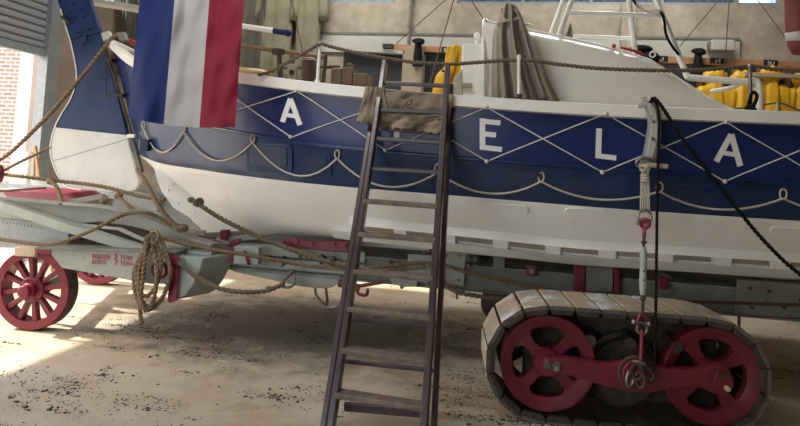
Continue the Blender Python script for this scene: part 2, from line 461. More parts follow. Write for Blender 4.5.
# ------------------------------------------------------------------ lifeboat
YC = 5.7
boat = thing('lifeboat', (0, YC, .83), 'blue and white wooden lifeboat resting on the launching carriage', 'boat')
curves_px = [
    # gunwale
    [(110, 40, 5.66), (137, 61, 5.22), (180, 67, 4.9), (240, 74, 4.62), (320, 84.5, 4.47), (460, 97, 4.40), (620, 107, 4.38), (800, 114, 4.38)],
    # knuckle below the lettered band
    [(124, 92, 5.66), (150, 113, 5.26), (190, 123, 4.98), (245, 133, 4.68), (325, 146, 4.5), (460, 158, 4.42), (620, 170, 4.40), (800, 184, 4.40)],
    # waterline
    [(139, 155, 5.66), (160, 163, 5.36), (195, 169, 5.08), (245, 176, 4.76), (325, 185, 4.56), (460, 196, 4.47), (620, 209, 4.44), (800, 221, 4.44)],
    # turn of the bilge
    [(158, 172, 5.66), (172, 190, 5.58), (205, 203, 5.40), (255, 208, 4.98), (330, 214, 4.70), (460, 228, 4.60), (620, 241, 4.57), (800, 253, 4.57)],
    # bilge keel line
    [(180, 200, 5.67), (194, 212, 5.63), (215, 222, 5.56), (262, 232, 5.34), (335, 237, 4.95), (460, 250, 4.80), (620, 264, 4.76), (800, 275.5, 4.76)],
]
curves = []
for c in curves_px:
    w = [P(*q) for q in c]
    l = w[-1]; dz = (w[-1].z - w[-2].z) / (w[-1].x - w[-2].x)
    w += [Vector((3.1, l.y + .06, l.z + max(dz, 0) * 1.3)), Vector((4.6, l.y + .45, l.z + .1)), Vector((5.9, YC - .03, l.z + .22))]
    curves.append(w)
zk = .83
keel = [Vector((c.x + .12, YC - .06, zk)) for c in curves[-1]]
keel[0] = P(187, 205, YC - .05); keel[1] = P(203, 216, YC - .05)
keel[0].y = keel[1].y = YC - .05
for k in keel[2:]: k.z = zk + .0
curves.append(keel)
NST = 8
rows = [crom(c, NST) for c in curves]
NS = len(rows[0])
def hull_section(i):
    pts = [r[i] for r in rows]
    out = []
    for a, b in ((0, 1), (1, 2)):                     # flat strakes, slight bulge
        for k in range(5):
            q = pts[a].lerp(pts[b], k / 5)
            out.append(q)
    tail = crom(pts[2:], 5)
    return out + tail
secs = [hull_section(i) for i in range(NS)]
hb = BM()
V = []
for s in secs: V.append([hb.verts.new(p) for p in s])
V2 = []
for s in secs: V2.append([hb.verts.new(Vector((p.x, 2 * YC - p.y, p.z))) for p in s])
for side in (V, V2):
    for i in range(NS - 1):
        for j in range(len(secs[0]) - 1):
            f = hb.faces.new((side[i][j], side[i + 1][j], side[i + 1][j + 1], side[i][j + 1]))
            f.material_index = 0 if j < 5 else (1 if j < 10 else 2)
            f.smooth = True
for i in range(NS - 1):                                # bottom between the two sides
    f = hb.faces.new((V[i][-1], V[i + 1][-1], V2[i + 1][-1], V2[i][-1])); f.material_index = 2
for s in (0, NS - 1):                                  # sternpost and stem
    for j in range(len(secs[0]) - 1):
        f = hb.faces.new((V[s][j], V2[s][j], V2[s][j + 1], V[s][j + 1])); f.material_index = 0 if j < 5 else (1 if j < 10 else 2)
BVH = BVHTree.FromPolygons([p for s in secs for p in s],
    [(i * len(secs[0]) + j, (i + 1) * len(secs[0]) + j, (i + 1) * len(secs[0]) + j + 1, i * len(secs[0]) + j + 1) for i in range(NS - 1) for j in range(len(secs[0]) - 1)])
hull = obj('hull', hb, ['blue', 'navy', 'hullwhite'], boat, smooth=True)
def HP(px, py, off=.006):                              # a point on the painted side, off metres proud of it
    d = ray(px, py).normalized()
    loc, n, i, dist = BVH.ray_cast(CP, d)
    if loc is None: return P(px, py, 4.45)
    if n.y > 0: n = -n
    return loc + n * off
def strip(pix_top, pix_bot, name, mt, off, parent, th=.012, n=6):
    pass
# gunwale: white capping swept round both sides
def gunwale():
    bm = BM()
    for sgn in (1, -1):
        sec = []
        for i in range(NS):
            g = rows[0][i]; k = rows[1][i]
            y = g.y if sgn > 0 else 2 * YC - g.y
            o = -1 if sgn > 0 else 1
            hgt = .078
            a = [(0, .012, hgt * .18), (0, .034, hgt * .1), (0, .04, -hgt * .9), (0, .0, -hgt * 1.0), (0, -.09, -hgt * .3), (0, -.09, hgt * .18)]
            sec.append([bm.verts.new((g.x, y + o * q[1], g.z + q[2])) for q in a])
        for A, B in zip(sec, sec[1:]):
            for k in range(6): bm.faces.new((A[k], A[(k + 1) % 6], B[(k + 1) % 6], B[k]))
        bm.faces.new(sec[0]); bm.faces.new(sec[-1][::-1])
    obj('gunwale', bm, 'white', boat, smooth=True)
    bm = BM()
    for i in range(NS - 1):
        a, b = rows[0][i], rows[0][i + 1]
        z1, z2 = a.z - .05, b.z - .05
        v = [bm.verts.new(q) for q in ((a.x, a.y + .02, z1), (b.x, b.y + .02, z2), (b.x, YC, z2 + .03), (a.x, YC, z1 + .03))]
        bm.faces.new(v)
        v = [bm.verts.new(q) for q in ((a.x, 2 * YC - a.y - .02, z1), (b.x, 2 * YC - b.y - .02, z2), (b.x, YC, z2 + .03), (a.x, YC, z1 + .03))]
        bm.faces.new(v)
    bmesh.ops.remove_doubles(bm, verts=bm.verts, dist=.0005)
    obj('deck', bm, 'beige', boat, smooth=True)
gunwale()
# keel with its forefoot plate at the stern
def keel_part():
    bm = BM()
    pix = [(154, 169), (156.5, 180), (162, 193), (173, 208), (188, 217), (206, 222), (222, 226), (240, 229)]
    a = [P(x, y, YC - .27) for x, y in pix]
    low = a[:5] + [Vector((p.x, p.y, zk - .02)) for p in a[5:]]
    low.append(Vector((5.2, YC - .2, zk - .02))); low.append(Vector((5.2, YC - .2, zk + .08)))
    up = [P(250, 222, YC - .27), P(205, 205, YC - .27), P(185, 190, YC - .27), P(172, 175, YC - .27), P(166, 163, YC - .27)]
    prism(bm, low + up, (0, .54, 0))
    obj('keel', bm, 'hullwhite', boat, bevel=.012)
    for x, y in ((168, 190), (173, 184), (178, 203), (186, 199), (194, 212), (200, 207)):
        bm = BM(); c = P(x, y, YC - .27); cyl(bm, c - Vector((0, .012, 0)), c, .014, 8); obj('keel_bolt', bm, 'white', boat)
keel_part()
# bilge rail: the white grab rail with long slots
def bilge_rail():
    slots = [(365, 396), (407, 443), (456, 495), (508, 547), (560, 600), (615, 657), (672, 713), (730, 771), (788, 830), (846, 890)]
    def yb(x): return lerpl([(330, 234), (345, 235.5), (425, 244.5), (580, 261), (640, 264.5), (750, 271.5), (800, 274.5), (960, 284)], x)
    bm = BM()
    def blk(xa, xb, ta, tb, off=.034, offt=.034):
        n = max(1, int((xb - xa) / 10))
        prev = None
        for k in range(n + 1):
            x = xa + (xb - xa) * k / n
            lo_, hi_ = HP(x, yb(x) - ta, off), HP(x, yb(x) - tb, offt)
            li, hi2 = lo_ + Vector((0, off + .02, 0)), hi_ + Vector((0, offt + .02, 0))
            r = [bm.verts.new(v) for v in (lo_, hi_, hi2, li)]
            if prev:
                for q in range(4): bm.faces.new((prev[q], r[q], r[(q + 1) % 4], prev[(q + 1) % 4]))
            else: bm.faces.new(r[::-1])
            prev = r
        bm.faces.new(prev)
    blk(335, 930, .4, 7.2)
    blk(350, 930, 14.2, 21, .034, .002)
    pv = 350
    for a, b in slots:
        blk(pv, a, 7.2, 14.2); pv = b
    blk(pv, 930, 7.2, 14.2)
    obj('bilge_rail', bm, 'hullwhite', boat)
    bm = BM()
    for a, b in slots:
        pts = [HP(a + 2, yb(a) - 14, .004), HP(b - 2, yb(b) - 14, .004), HP(b - 2, yb(b) - 7.4, .004), HP(a + 2, yb(a) - 7.4, .004)]
        prism(bm, pts, (0, .01, 0))
        obj('rail_slot', bm, 'slot', boat); bm = BM()  # dark backs carry the slots' grime and shade in their colour
    bm.free()
bilge_rail()
# name letters
def letter(name, strokes, parent):
    bm = BM()
    for (x0, y0, x1, y1, w) in strokes:
        d = Vector((x1 - x0, y1 - y0)); nn = Vector((-d.y, d.x)).normalized() * (w / 2)
        c = [(x0 + nn.x, y0 + nn.y), (x1 + nn.x, y1 + nn.y), (x1 - nn.x, y1 - nn.y), (x0 - nn.x, y0 - nn.y)]
        a = [bm.verts.new(HP(*q, off=.010)) for q in c]; b = [bm.verts.new(HP(*q, off=-.004)) for q in c]
        bm.faces.new(a); bm.faces.new(b[::-1])
        for i in range(4): bm.faces.new((a[i], b[i], b[(i + 1) % 4], a[(i + 1) % 4]))
    o = obj('letter', bm, 'letter', parent)
    o['label'] = 'white painted letter %s' % name
letter('A', [(291, 98.5, 283, 122, 5), (291, 98.5, 300.5, 125, 5), (285, 114.5, 297, 116.5, 4)], boat)
letter('T', [(385, 107, 409, 110, 5), (397, 109, 397, 139, 5.5)], boat)
letter('E', [(482.5, 118.5, 482.5, 149.5, 5.5), (480, 121, 500.5, 123, 5), (480, 133.5, 496, 135, 5), (480, 147, 502, 149.5, 5)], boat)
letter('L', [(599, 128.5, 598, 158, 5.5), (595.5, 155.5, 616, 158, 5)], boat)
letter('A', [(731, 134.5, 716, 161.5, 5.5), (731, 134.5, 740, 166, 5.5), (721, 152.5, 737, 155, 4.5)], boat)
# crossed lanyards on the lettered band
UP = [(205, 75), (299, 91), (390, 103), (487, 107.5), (605, 114), (724, 122), (850, 129), (985, 138)]
LO = [(200, 122), (292, 137), (386, 150), (487, 161), (602, 172), (724, 181), (850, 195), (985, 209)]
bm = BM()
for i in range(len(UP) - 1):
    for a, b in ((UP[i], LO[i + 1]), (LO[i], UP[i + 1])):
        pts = [HP(a[0] + (b[0] - a[0]) * k / 8, a[1] + (b[1] - a[1]) * k / 8, .013 + .012 * math.sin(math.pi * k / 8)) for k in range(9)]
        pts[0] = HP(a[0], a[1] + .3, .045 if a in UP else .012)
        if b in UP: pts[-1] = HP(b[0], b[1] + .3, .045)
        sweep(bm, pts, .0046, 6)
obj('crossed_lanyard', bm, 'ropewhite', boat, smooth=True)
for x, y in UP + LO:
    bm = BM(); ball(bm, HP(x, y, .02 if (x, y) in LO else .045), .016, seg=8); obj('lanyard_eye', bm, 'ropewhite', boat, smooth=True)
# scalloped grab line
SC = [(145, 128), (185, 131), (254, 142), (338, 158), (438, 172), (541, 181), (659, 191), (782, 198), (905, 205), (1035, 217)]
LOWP = [(164, 152), (218, 160), (297, 175), (386, 186), (490, 193), (598, 199), (718, 209), (842, 214), (970, 225)]
bm = BM()
for i in range(len(SC) - 1):
    a, b, l = SC[i], SC[i + 1], LOWP[i]
    pts = []
    for k in range(17):
        t = k / 16
        c = (2 * l[0] - (a[0] + b[0]) / 2, 2 * l[1] - (a[1] + b[1]) / 2)
        x = (1 - t) ** 2 * a[0] + 2 * t * (1 - t) * c[0] + t * t * b[0]
        y = (1 - t) ** 2 * a[1] + 2 * t * (1 - t) * c[1] + t * t * b[1]
        pts.append(HP(x, y, .017))
    sweep(bm, resample(pts, .011), .0078, 8, 3, .16, .08)
obj('grab_line', bm, 'ropepale', boat, smooth=True)
for x, y in SC:
    bm = BM(); c = HP(x, y - 2, .018); torus(bm, c + Vector((0, 0, .016)), .02, .006, (0.2, 1, 0), 14, 6, sz=1.7); obj('grab_line_loop', bm, 'ropepale', boat, smooth=True)
# rubbing bead at the knuckle and recessed scuppers
def hull_patch(x0, y0, x1, y1, sl, name, mt, off, th, parent, rnd=3):
    bm = BM(); pix = []
    for (cx, cy, a0) in ((x1 - rnd, y1 - rnd, 0), (x0 + rnd, y1 - rnd, 90), (x0 + rnd, y0 + rnd, 180), (x1 - rnd, y0 + rnd, 270)):
        for k in range(4):
            a = R(a0 + 30 * k); pix.append((cx + rnd * math.cos(a), cy + rnd * math.sin(a)))
    pix = [(x, y + sl * (x - x0)) for x, y in pix]
    a = [bm.verts.new(HP(x, y, off)) for x, y in pix]; b = [bm.verts.new(HP(x, y, off - th)) for x, y in pix]
    n = len(a)
    bm.faces.new(a); bm.faces.new(b[::-1])
    for i in range(n): bm.faces.new((a[i], b[i], b[(i + 1) % n], a[(i + 1) % n]))
    return obj(name, bm, mt, parent)
for x0, y0, x1, y1 in ((246, 142, 293, 171), (300, 152, 332, 176), (398, 163, 432, 184), (500, 168, 548, 191), (556, 177, 596, 195), (672, 188, 716, 206)):
    p = hull_patch(x0, y0, x1, y1, .06, 'scupper', 'navy', .013, .016, boat, 5)
    hull_patch(x0 + 6, y0 + 3, x1 - 5, y1 - 6, .06, 'scupper_flap', 'recess', .017, .01, p, 3)
bm = BM()
sweep(bm, [rows[1][i] + Vector((0, -.002, 0)) for i in range(3, NS)], .014, 6)
obj('rubbing_bead', bm, 'navy', boat, smooth=True)
# raised pad mouldings low on the white bottom
for x0, y0, x1, y1 in ((492, 203, 528, 212), (565, 207, 607, 216), (696, 218, 752, 229), (770, 226, 815, 236)):
    hull_patch(x0, y0, x1, y1, .07, 'hull_pad', 'hullwhite', .014, .02, boat, 4)
bm = BM(); box(bm, P(139, 139, 5.32), P(146, 151, 5.3) + Vector((0, .1, 0))); obj('stern_cleat', bm, 'recess', boat, bevel=.01)

# rudder
def rudder():
    Y = YC - .03
    left = [(50, -40), (57, 0), (60, 9), (65, 26), (70, 42), (74, 60), (76, 75), (74, 88), (69.5, 100), (62, 112), (56, 123)]
    lowl = [(52, 134), (49.5, 147), (51, 159), (55, 171), (61, 181), (66, 187), (80, 190), (108, 191.5), (130, 192), (136, 190), (139.5, 184)]
    right = [(127.5, 135), (118, 96), (108, 62), (102, 38), (95, 15), (90, 0), (82, -40)]
    bm = BM(); pprism(bm, left + [(54.5, 127), (127, 135)] + right[1:], Y, .06)
    r = obj('rudder', bm, 'rudderblue', boat, bevel=.012)
    bm = BM(); pprism(bm, [(54.5, 127)] + lowl + [(127, 135)], Y - .002, .064)
    o = obj('rudder_blade', bm, 'rudderwhite', r, bevel=.014); o['label'] = 'white lower rudder blade'
    bm = BM(); bar(bm, P(52.5, 161, Y - .003), P(128, 139, Y - .003), .004, .007); obj('blade_seam', bm, 'lead', r)
    bm = BM(); tube(bm, [P(x + .5, y, Y - .004) for x, y in left[2:] + [(54.5, 127)] + lowl[:7]], .007, 6, 4); obj('edge_bead', bm, 'white', r, smooth=True)
    for x, y in ((60, 2), (68, 20), (73, 4), (81, 10), (86, 3), (75, 18), (83, 17), (88, 30), (94, 31), (99, 32), (78, 33), (84, 45), (70, 12)):
        bm = BM(); c = P(x, y, Y); cyl(bm, c - Vector((0, .015, 0)), c, .013, 6); obj('bolt', bm, 'rudderblue', r)
    bm = BM(); prism(bm, [P(x, y, Y - .005) for x, y in ((72, 35), (101, 28), (102, 32), (73, 39))], (0, -.012, 0)); obj('hinge_strap', bm, 'rudderblue', r)
    bm = BM(); prism(bm, [P(x, y, Y - .005) for x, y in ((80, 33), (85, 33), (88, 42), (83, 43))], (0, -.012, 0)); obj('hinge_strap', bm, 'rudderblue', r)
    bm = BM(); tube(bm, [P(62, 17, Y - .02), P(66, 20, Y - .05), P(70, 23, Y - .02)], .02, 6); obj('lifting_lug', bm, 'iron', r)
    bm = BM()
    tube(bm, [P(104, 45, YC - .1), P(112, 70, YC - .1), P(127, 118, YC - .1), P(143, 172, YC - .1)], .014, 7); obj('pintle_rod', bm, 'iron', r, smooth=True)
    for x, y in ((108, 60), (119, 95), (131, 136)):
        bm = BM(); c = P(x, y, YC - .1); box(bm, c - Vector((.035, .02, .018)), c + Vector((.05, .1, .018))); obj('gudgeon', bm, 'iron' if y < 120 else 'white', r, bevel=.006)
    bm = BM(); tube(bm, [P(105, 62, YC - .14), P(106, 80, YC - .15), P(106, 93, YC - .15), P(109, 98, YC - .15), P(110, 92, YC - .14)], .008, 6); obj('hinge_chain', bm, 'iron', r)
    bm = BM(); prism(bm, [P(x, y, YC - .12) for x, y in ((101, 33), (108, 30.5), (111, 38), (103, 41))], (0, .05, 0)); obj('stern_bracket', bm, 'panel', boat, bevel=.006)
    bm = BM(); prism(bm, [P(x, y, YC - .2) for x, y in ((117, 32), (123, 31.5), (126, 40), (119, 41))], (0, .06, 0)); obj('fairlead', bm, 'greydark', boat, bevel=.006)
    bm = BM(); prism(bm, [P(x, y, YC - .1) for x, y in ((125, 37), (137, 42), (137, 47), (130, 44))], (0, .1, 0)); obj('stern_light', bm, 'mrust', boat, bevel=.01)
rudder()

# cabin
def cabin():
    st = [(483.5, 19.5), (500, 24.5), (550, 34), (600, 45), (636, 55), (652, 61), (675, 77), (700, 93), (722, 105), (738, 112)]
    YS = 4.92
    bm = BM(); rings = []
    for x, y in st:
        top = P(x, y, 5.15); X = top.x
        zb = lerpl([(a.x, a.z) for a in rows[0]], X) - .06
        h = max(top.z - zb, .012)
        half = YC - YS
        sec = []
        for sx, sz in ((1, 0), (.995, .3), (.96, .62), (.88, .86), (.76, .97), (.6, 1.0), (0, 1.03)):
            sec.append((half * sx, h * sz))
        full = [Vector((X, YC - a, zb + b)) for a, b in sec] + [Vector((X, YC + a, zb + b)) for a, b in sec[-2::-1]]
        rings.append([bm.verts.new(v) for v in full])
    n = len(rings[0])
    for A, B in zip(rings, rings[1:]):
        for k in range(n - 1): bm.faces.new((A[k], A[k + 1], B[k + 1], B[k]))
        bm.faces.new((A[n - 1], A[0], B[0], B[n - 1]))
    bm.faces.new(rings[0]); bm.faces.new(rings[-1][::-1])
    c = obj('cabin', bm, 'cabin', boat, smooth=True)
    # raised trim along the cabin's aft edge and roof edge; last tube mimics a highlight
    bm = BM(); tube(bm, [P(484, 98, 4.9), P(483.5, 60, 4.9), P(484, 22, 5.1), P(490, 22, 5.15), P(520, 28.5, 5.15), P(600, 45.5, 5.15), P(650, 60.5, 5.15)], .014, 7, 5)
    obj('edge_moulding_highlight', bm, 'white', c, smooth=True)
    bm = BM(); tube(bm, [P(650, 60.5, 5.15), P(675, 77, 5.13), P(700, 93, 5.1), P(722, 105, 5.06), P(737, 112, 5.02)], .014, 7, 5); obj('edge_moulding_highlight', bm, 'white', c, smooth=True)
    bm = BM(); tube(bm, [P(662, 70, 4.98), P(690, 86, 4.96), P(714, 101, 4.93)], .01, 7, 5); obj('edge_moulding_highlight', bm, 'white', c, smooth=True)  # white tube standing in for the highlight on the rounded edge
    bm = BM(); a = P(462, 43, 4.98); b = P(483, 98, 4.98); box(bm, (a.x, 4.98, b.z - .05), (b.x, 6.3, a.z)); k = obj('cockpit_locker', bm, 'white', boat, bevel=.02)
    bm = BM(); a = P(461, 83, 4.95); b = P(471, 87, 4.95); box(bm, (a.x, 4.94, b.z), (b.x, 4.99, a.z)); obj('locker_catch', bm, 'beige', k)
    bm = BM(); prism(bm, [P(x, y, 4.97) for x, y in ((454, 77), (462, 69), (463, 96), (452, 96))], (0, .9, 0)); obj('cockpit_coaming', bm, 'panel', boat, bevel=.01)
    bm = BM(); ball(bm, P(477, 36, 5.3), .032, seg=14); cyl(bm, P(476, 40, 5.3), P(476, 48, 5.3), .014); obj('deck_light', bm, 'white', boat, smooth=True)
    # red buoy-light stripe lying on the roof edge, ring
    bm = BM(); tube(bm, [P(621, 47.5, 5.12), P(628, 49, 5.1), P(638, 52, 5.1), P(642, 54, 5.12)], .013, 8, 5); obj('roof_lamp', bm, 'mrust', boat, smooth=True)
    bm = BM(); ball(bm, P(614, 46, 5.12), .018, seg=8); o = obj('roof_reflector', bm, 'mrust', boat)
    bm = BM(); torus(bm, P(652.5, 54.5, 5.1), .021, .006, (0, 1, .1), 18, 7); obj('roof_ring', bm, 'white', boat, smooth=True)
    bm = BM(); a = P(572, 36, 5.3); prism(bm, [P(x, y, 5.32) for x, y in ((566, 36), (571, 22), (573, 37))], (0, .3, 0)); obj('roof_fin', bm, 'greydark', boat)
    bm = BM(); tube(bm, [P(533, 26, 5.0), P(526, 24, 5.0), P(524, 28, 5.0)], .011, 7); obj('roof_cleat', bm, 'white', boat)
cabin()
# white tubular mast frame
def frame():
    def T(name, pts, r=.023):
        bm = BM(); tube(bm, pts, r, 12, 6); return obj(name, bm, 'white', boat, smooth=True)
    T('mast_leg', [P(559, 35, 5.25), P(580, -22, 5.45)])
    T('mast_leg', [P(551, 33, 6.0), P(571, -22, 6.0)], .022)
    T('mast_leg', [P(635, 53, 5.6), P(626, -25, 5.6)], .024)
    T('mast_leg', [P(688, 78, 5.2), P(646, -24, 5.5)], .025)
    T('mast_crossbar', [P(566, 12.5, 5.3), P(663, 16, 5.35)], .021)
    T('mast_crossbar', [P(570, 36, 5.9), P(632, 38.5, 5.7)], .018)
    bm = BM(); tube(bm, [P(632, -2, 5.5), P(637, 5, 5.45), P(648, 11, 5.4), P(660, 11.5, 5.3), P(664, 20, 5.28), P(666, 34, 5.22), P(672, 46, 5.2), P(679, 55, 5.2)], .011, 7); obj('mast_cable', bm, 'ropeblack', boat, smooth=True)
    bm = BM(); tube(bm, [P(637, 4, 5.43), P(646, 10, 5.38), P(660, 12, 5.28)], .011, 7); obj('mast_cable', bm, 'panel', boat, smooth=True)
    T('handrail', [P(688, 77.5, 4.95), P(720, 80, 4.9), P(745, 82, 4.85), P(754, 80.5, 4.85), P(759, 86, 4.85), P(759.5, 112, 4.85)], .026)
    T('handrail', [P(710, 92, 4.95), P(730, 88, 4.9), P(748, 81, 4.85), P(751, 90, 4.85), P(750, 100, 4.82)], .017)
frame()
# stanchions and guard ropes
def rails():
    for x0, y0, x1, y1, Y, k in ((320, 44, 317, 84, 4.52, 'white'), (519, 57, 519, 99, 4.46, 'white'), (750, 66, 750.5, 112, 4.46, 'galv')):
        bm = BM(); a, b = P(x0, y0, Y), P(x1, y1 + 2, Y); cyl(bm, b, a, .013, 10); ball(bm, a, .018, seg=10)
        obj('stanchion', bm, k, boat, smooth=True)
        bm = BM(); cyl(bm, b - Vector((0, 0, .02)), b + Vector((0, 0, .05)), .02, 10); obj('stanchion_socket', bm, 'iron' if x0 == 519 else 'white', boat)
    bm = BM(); rope(bm, [P(x, y, 4.5) for x, y in ((258, 75), (272, 71), (290, 61), (310, 49.7), (320, 44), (331, 46.6), (360, 53.5), (400, 60.5), (448, 64), (519, 60), (560, 64.5), (600, 68.5), (660, 70.5), (700, 70), (750, 66.5), (775, 69.5), (800, 71), (880, 73))], .0125)
    obj('guard_rope', bm, 'ropedark', boat, smooth=True)
    for x, y, Y in ((777, 102.5, 6.85), (640, 92, 6.9)):
        bm = BM(); a = P(x, y, Y); cyl(bm, a - Vector((0, 0, .25)), a, .012, 8); obj('stanchion', bm, 'white', boat, smooth=True)
    bm = BM(); rope(bm, [P(730, 109, 6.85), P(752, 107, 6.85), P(777, 103, 6.85), P(790, 106.5, 6.85), P(803, 112, 6.85)], .01, laid=False); obj('guard_rope', bm, 'ropedark', boat, smooth=True)
rails()
bm = BM(); tube(bm, [P(748, 111, 4.43), P(749, 103, 4.43), P(751, 95, 4.42), P(754, 92, 4.42), P(757, 96, 4.42), P(755, 103, 4.42), P(752, 108, 4.43)], .012, 8); 
knot(bm, P(749.5, 108, 4.43), .034)
tag(obj('rope_loop', bm, 'ropeblack', smooth=True), 'black rope loop tied at the foot of the right stanchion', 'rope')
# gear seen behind the near gunwale
def gear():
    def oar(px0, py0, px1, py1, Y, r, mt, tip, label, cols=None):
        t = thing('boat_pole', P(px0, py0, Y), label, 'pole', None)
        a, b = P(px0, py0, Y), P(px1, py1, Y)
        bm = BM(); cyl(bm, a, a.lerp(b, 1 - tip), r, 12); obj('shaft', bm, mt, t, smooth=True)
        if tip:
            bm = BM(); cyl(bm, a.lerp(b, 1 - tip), b, r * 1.1, 12); ball(bm, b, r * 1.4, seg=10); obj('grip', bm, 'flagblue' if cols is None else cols, t, smooth=True)
    oar(150, 12, 288, 33, 6.2, .03, 'white', .1, 'white pole with a blue grip sticking out from behind the flag')
    oar(95, 2, 215, 22, 6.3, .045, 'panel', 0, 'broad cream pole slanting behind the rudder head and the flag')
    oar(150, 33, 322, 57, 6.1, .022, 'brownwood', .53, 'thin brown boathook pole below the white pole', 'brownwood')
    t = thing('canister', P(309, 84, 5.0), 'dark maroon canister with a wire bail on the boat deck', 'canister')
    bm = BM(); cyl(bm, P(309, 84, 5.0), P(309, 62, 5.0), .062, 20); cyl(bm, P(309, 62, 5.0), P(309, 61, 5.0), .067, 20); obj('body', bm, 'canister', t, bevel=.004)
    bm = BM(); torus(bm, P(309.5, 61.5, 5.0), .055, .005, (0, 1, 0), 14, 6, -math.pi / 2, math.pi / 2, sz=.6); obj('bail', bm, 'galv', t)
    for i, (x0, y0, x1, y1, lab) in enumerate(((331, 68, 341, 85, 'brown wooden block furthest left of three beside the stanchion'), (342, 67, 352, 85, 'brown wooden block with a notch, middle of the row of three'), (353, 73, 367, 86, 'low brown wooden block, nearest the ladder top'))):
        bm = BM(); a, b = P(x0, y0, 5.3), P(x1, y1, 5.3); box(bm, (a.x, 5.3, b.z), (b.x, 5.5, a.z))
        if i == 1: box(bm, (a.x + .03, 5.34, a.z), (b.x - .03, 5.46, a.z + .05))
        tag(obj('wooden_block', bm, 'blockwood', bevel=.012), lab, 'block', 'wooden blocks on the deck')
    bm = BM(); t2 = [(287, 84), (287, 66), (292, 64), (296, 66), (296, 84)]
    bm.free()
    t = thing('pulley_block', P(292, 88, 5.0), 'small grey rope block behind the guard rope left of the canister', 'pulley')
    bm = BM(); pprism(bm, [(287, 80), (287, 67), (291, 63), (296, 66), (296, 80)], 5.0, .05); obj('cheek', bm, 'canvas', t, bevel=.01)
    bm = BM(); cyl(bm, P(291.5, 72, 4.985), P(291.5, 72, 5.06), .022, 14); obj('sheave', bm, 'iron', t)
    bm = BM()
    bar(bm, P(279, 54, 5.6), P(281, 82, 5.6), .04, .04); bar(bm, P(273, 51.5, 5.6), P(284, 52, 5.6), .05, .06)
    bar(bm, P(326, 55, 5.6), P(323, 84, 5.6), .03, .03); bar(bm, P(332, 67, 5.6), P(326, 67.5, 5.6), .03, .03); bar(bm, P(279, 68.5, 5.6), P(340, 66.5, 5.6), .02, .02)
    tag(obj('pole_crutch', bm, 'iron', bevel=.004), 'dark iron crutch frame holding the poles on the boat', 'bracket')
    bm = BM(); ball(bm, P(246, 74, 5.2), .26, (1, .5, .22), 18); tag(obj('brass_cover', bm, 'amber', smooth=True), 'dull ochre rounded cover behind the flag edge on deck', 'cover')
    for x0, y0, x1, y1, Y, lab in ((289, -12, 305, 64, 5.2, 'red-brown cord running straight up from the maroon canister'), (396, 44, 452, -6, 6.6, 'brown cord slanting up right from the pine peg board'), (430, 82, 457, -12, 5.4, 'thin dark cord rising behind the ladder top, by the yellow oilskin'), (466, -8, 484, 20, 5.2, 'thin cord from the cabin corner up to the left'),
                                   (724, -6, 680, 46, 6.9, 'brown cord slanting left to the mast frame foot'), (730, -10, 723, 90, 6.9, 'dark vertical cord in front of the grey junction box'), (752, -8, 790, 44, 7.4, 'brown cord slanting down to the maroon sleeve')):
        bm = BM(); cyl(bm, P(x0, y0, Y), P(x1, y1, Y), .0055, 6)
        tag(obj('cord', bm, 'cord', smooth=True), lab, 'cord')
gear()
# canvas cover gathered over a post by the cabin
def cover():
    prof = [(7, 505, 514), (11, 501, 519), (17, 499, 523), (24, 496, 526), (30, 494, 529), (36, 493, 532), (50, 492, 537), (66, 491.5, 544), (82, 491.5, 551), (99, 491.5, 560)]
    bm = BM(); n = 120; rings = []
    pr = []
    for (a, b) in zip(prof, prof[1:]):
        for k in range(3): pr.append(tuple(a[i] + (b[i] - a[i]) * k / 3 for i in range(3)))
    pr.append(prof[-1])
    for j, (y, xl, xr) in enumerate(pr):
        Y0 = 4.84
        L, Rr = P(xl, y, Y0), P(xr, y + (xr - xl) * .05, Y0)
        c = (L + Rr) / 2; hw = (Rr.x - L.x) / 2
        t = j / (len(pr) - 1)
        ring = []
        for k in range(n):
            a = 2 * math.pi * k / n
            u = math.cos(a)
            fold = (.5 + .5 * math.sin(9.5 * u + .8 + .9 * t)) ** .6 + .35 * math.sin(23 * u + 2 * t) * t
            dy = -math.sin(a) * 0 - (.03 + .085 * t) * fold * abs(math.sin(a)) ** .5
            ring.append(bm.verts.new((c.x + hw * u, c.y + (.07 + .03 * (1 - t)) * math.sin(a) + dy, c.z + (Rr.z - L.z) / 2 * u + .012 * math.sin(9 * u + t * 4))))
        rings.append(ring)
    for A, B in zip(rings, rings[1:]):
        for k in range(n): bm.faces.new((A[k], A[(k + 1) % n], B[(k + 1) % n], B[k]))
    bm.faces.new(rings[0][::-1])
    t = thing('canvas_cover', P(525, 100, 4.84), 'grey brown canvas cover gathered and tied against the white cabin', 'canvas')
    obj('cloth', bm, 'canvas', t, smooth=True, autos=False)
    bm = BM(); rope(bm, [P(497, 24, 4.73), P(505, 21, 4.70), P(513, 20, 4.71), P(521, 17, 4.75), P(513, 10, 4.74), P(506, 6, 4.76), P(501, 12, 4.76), P(505, 20, 4.71)], .011); obj('lashing', bm, 'ropepale', t, smooth=True)
cover()

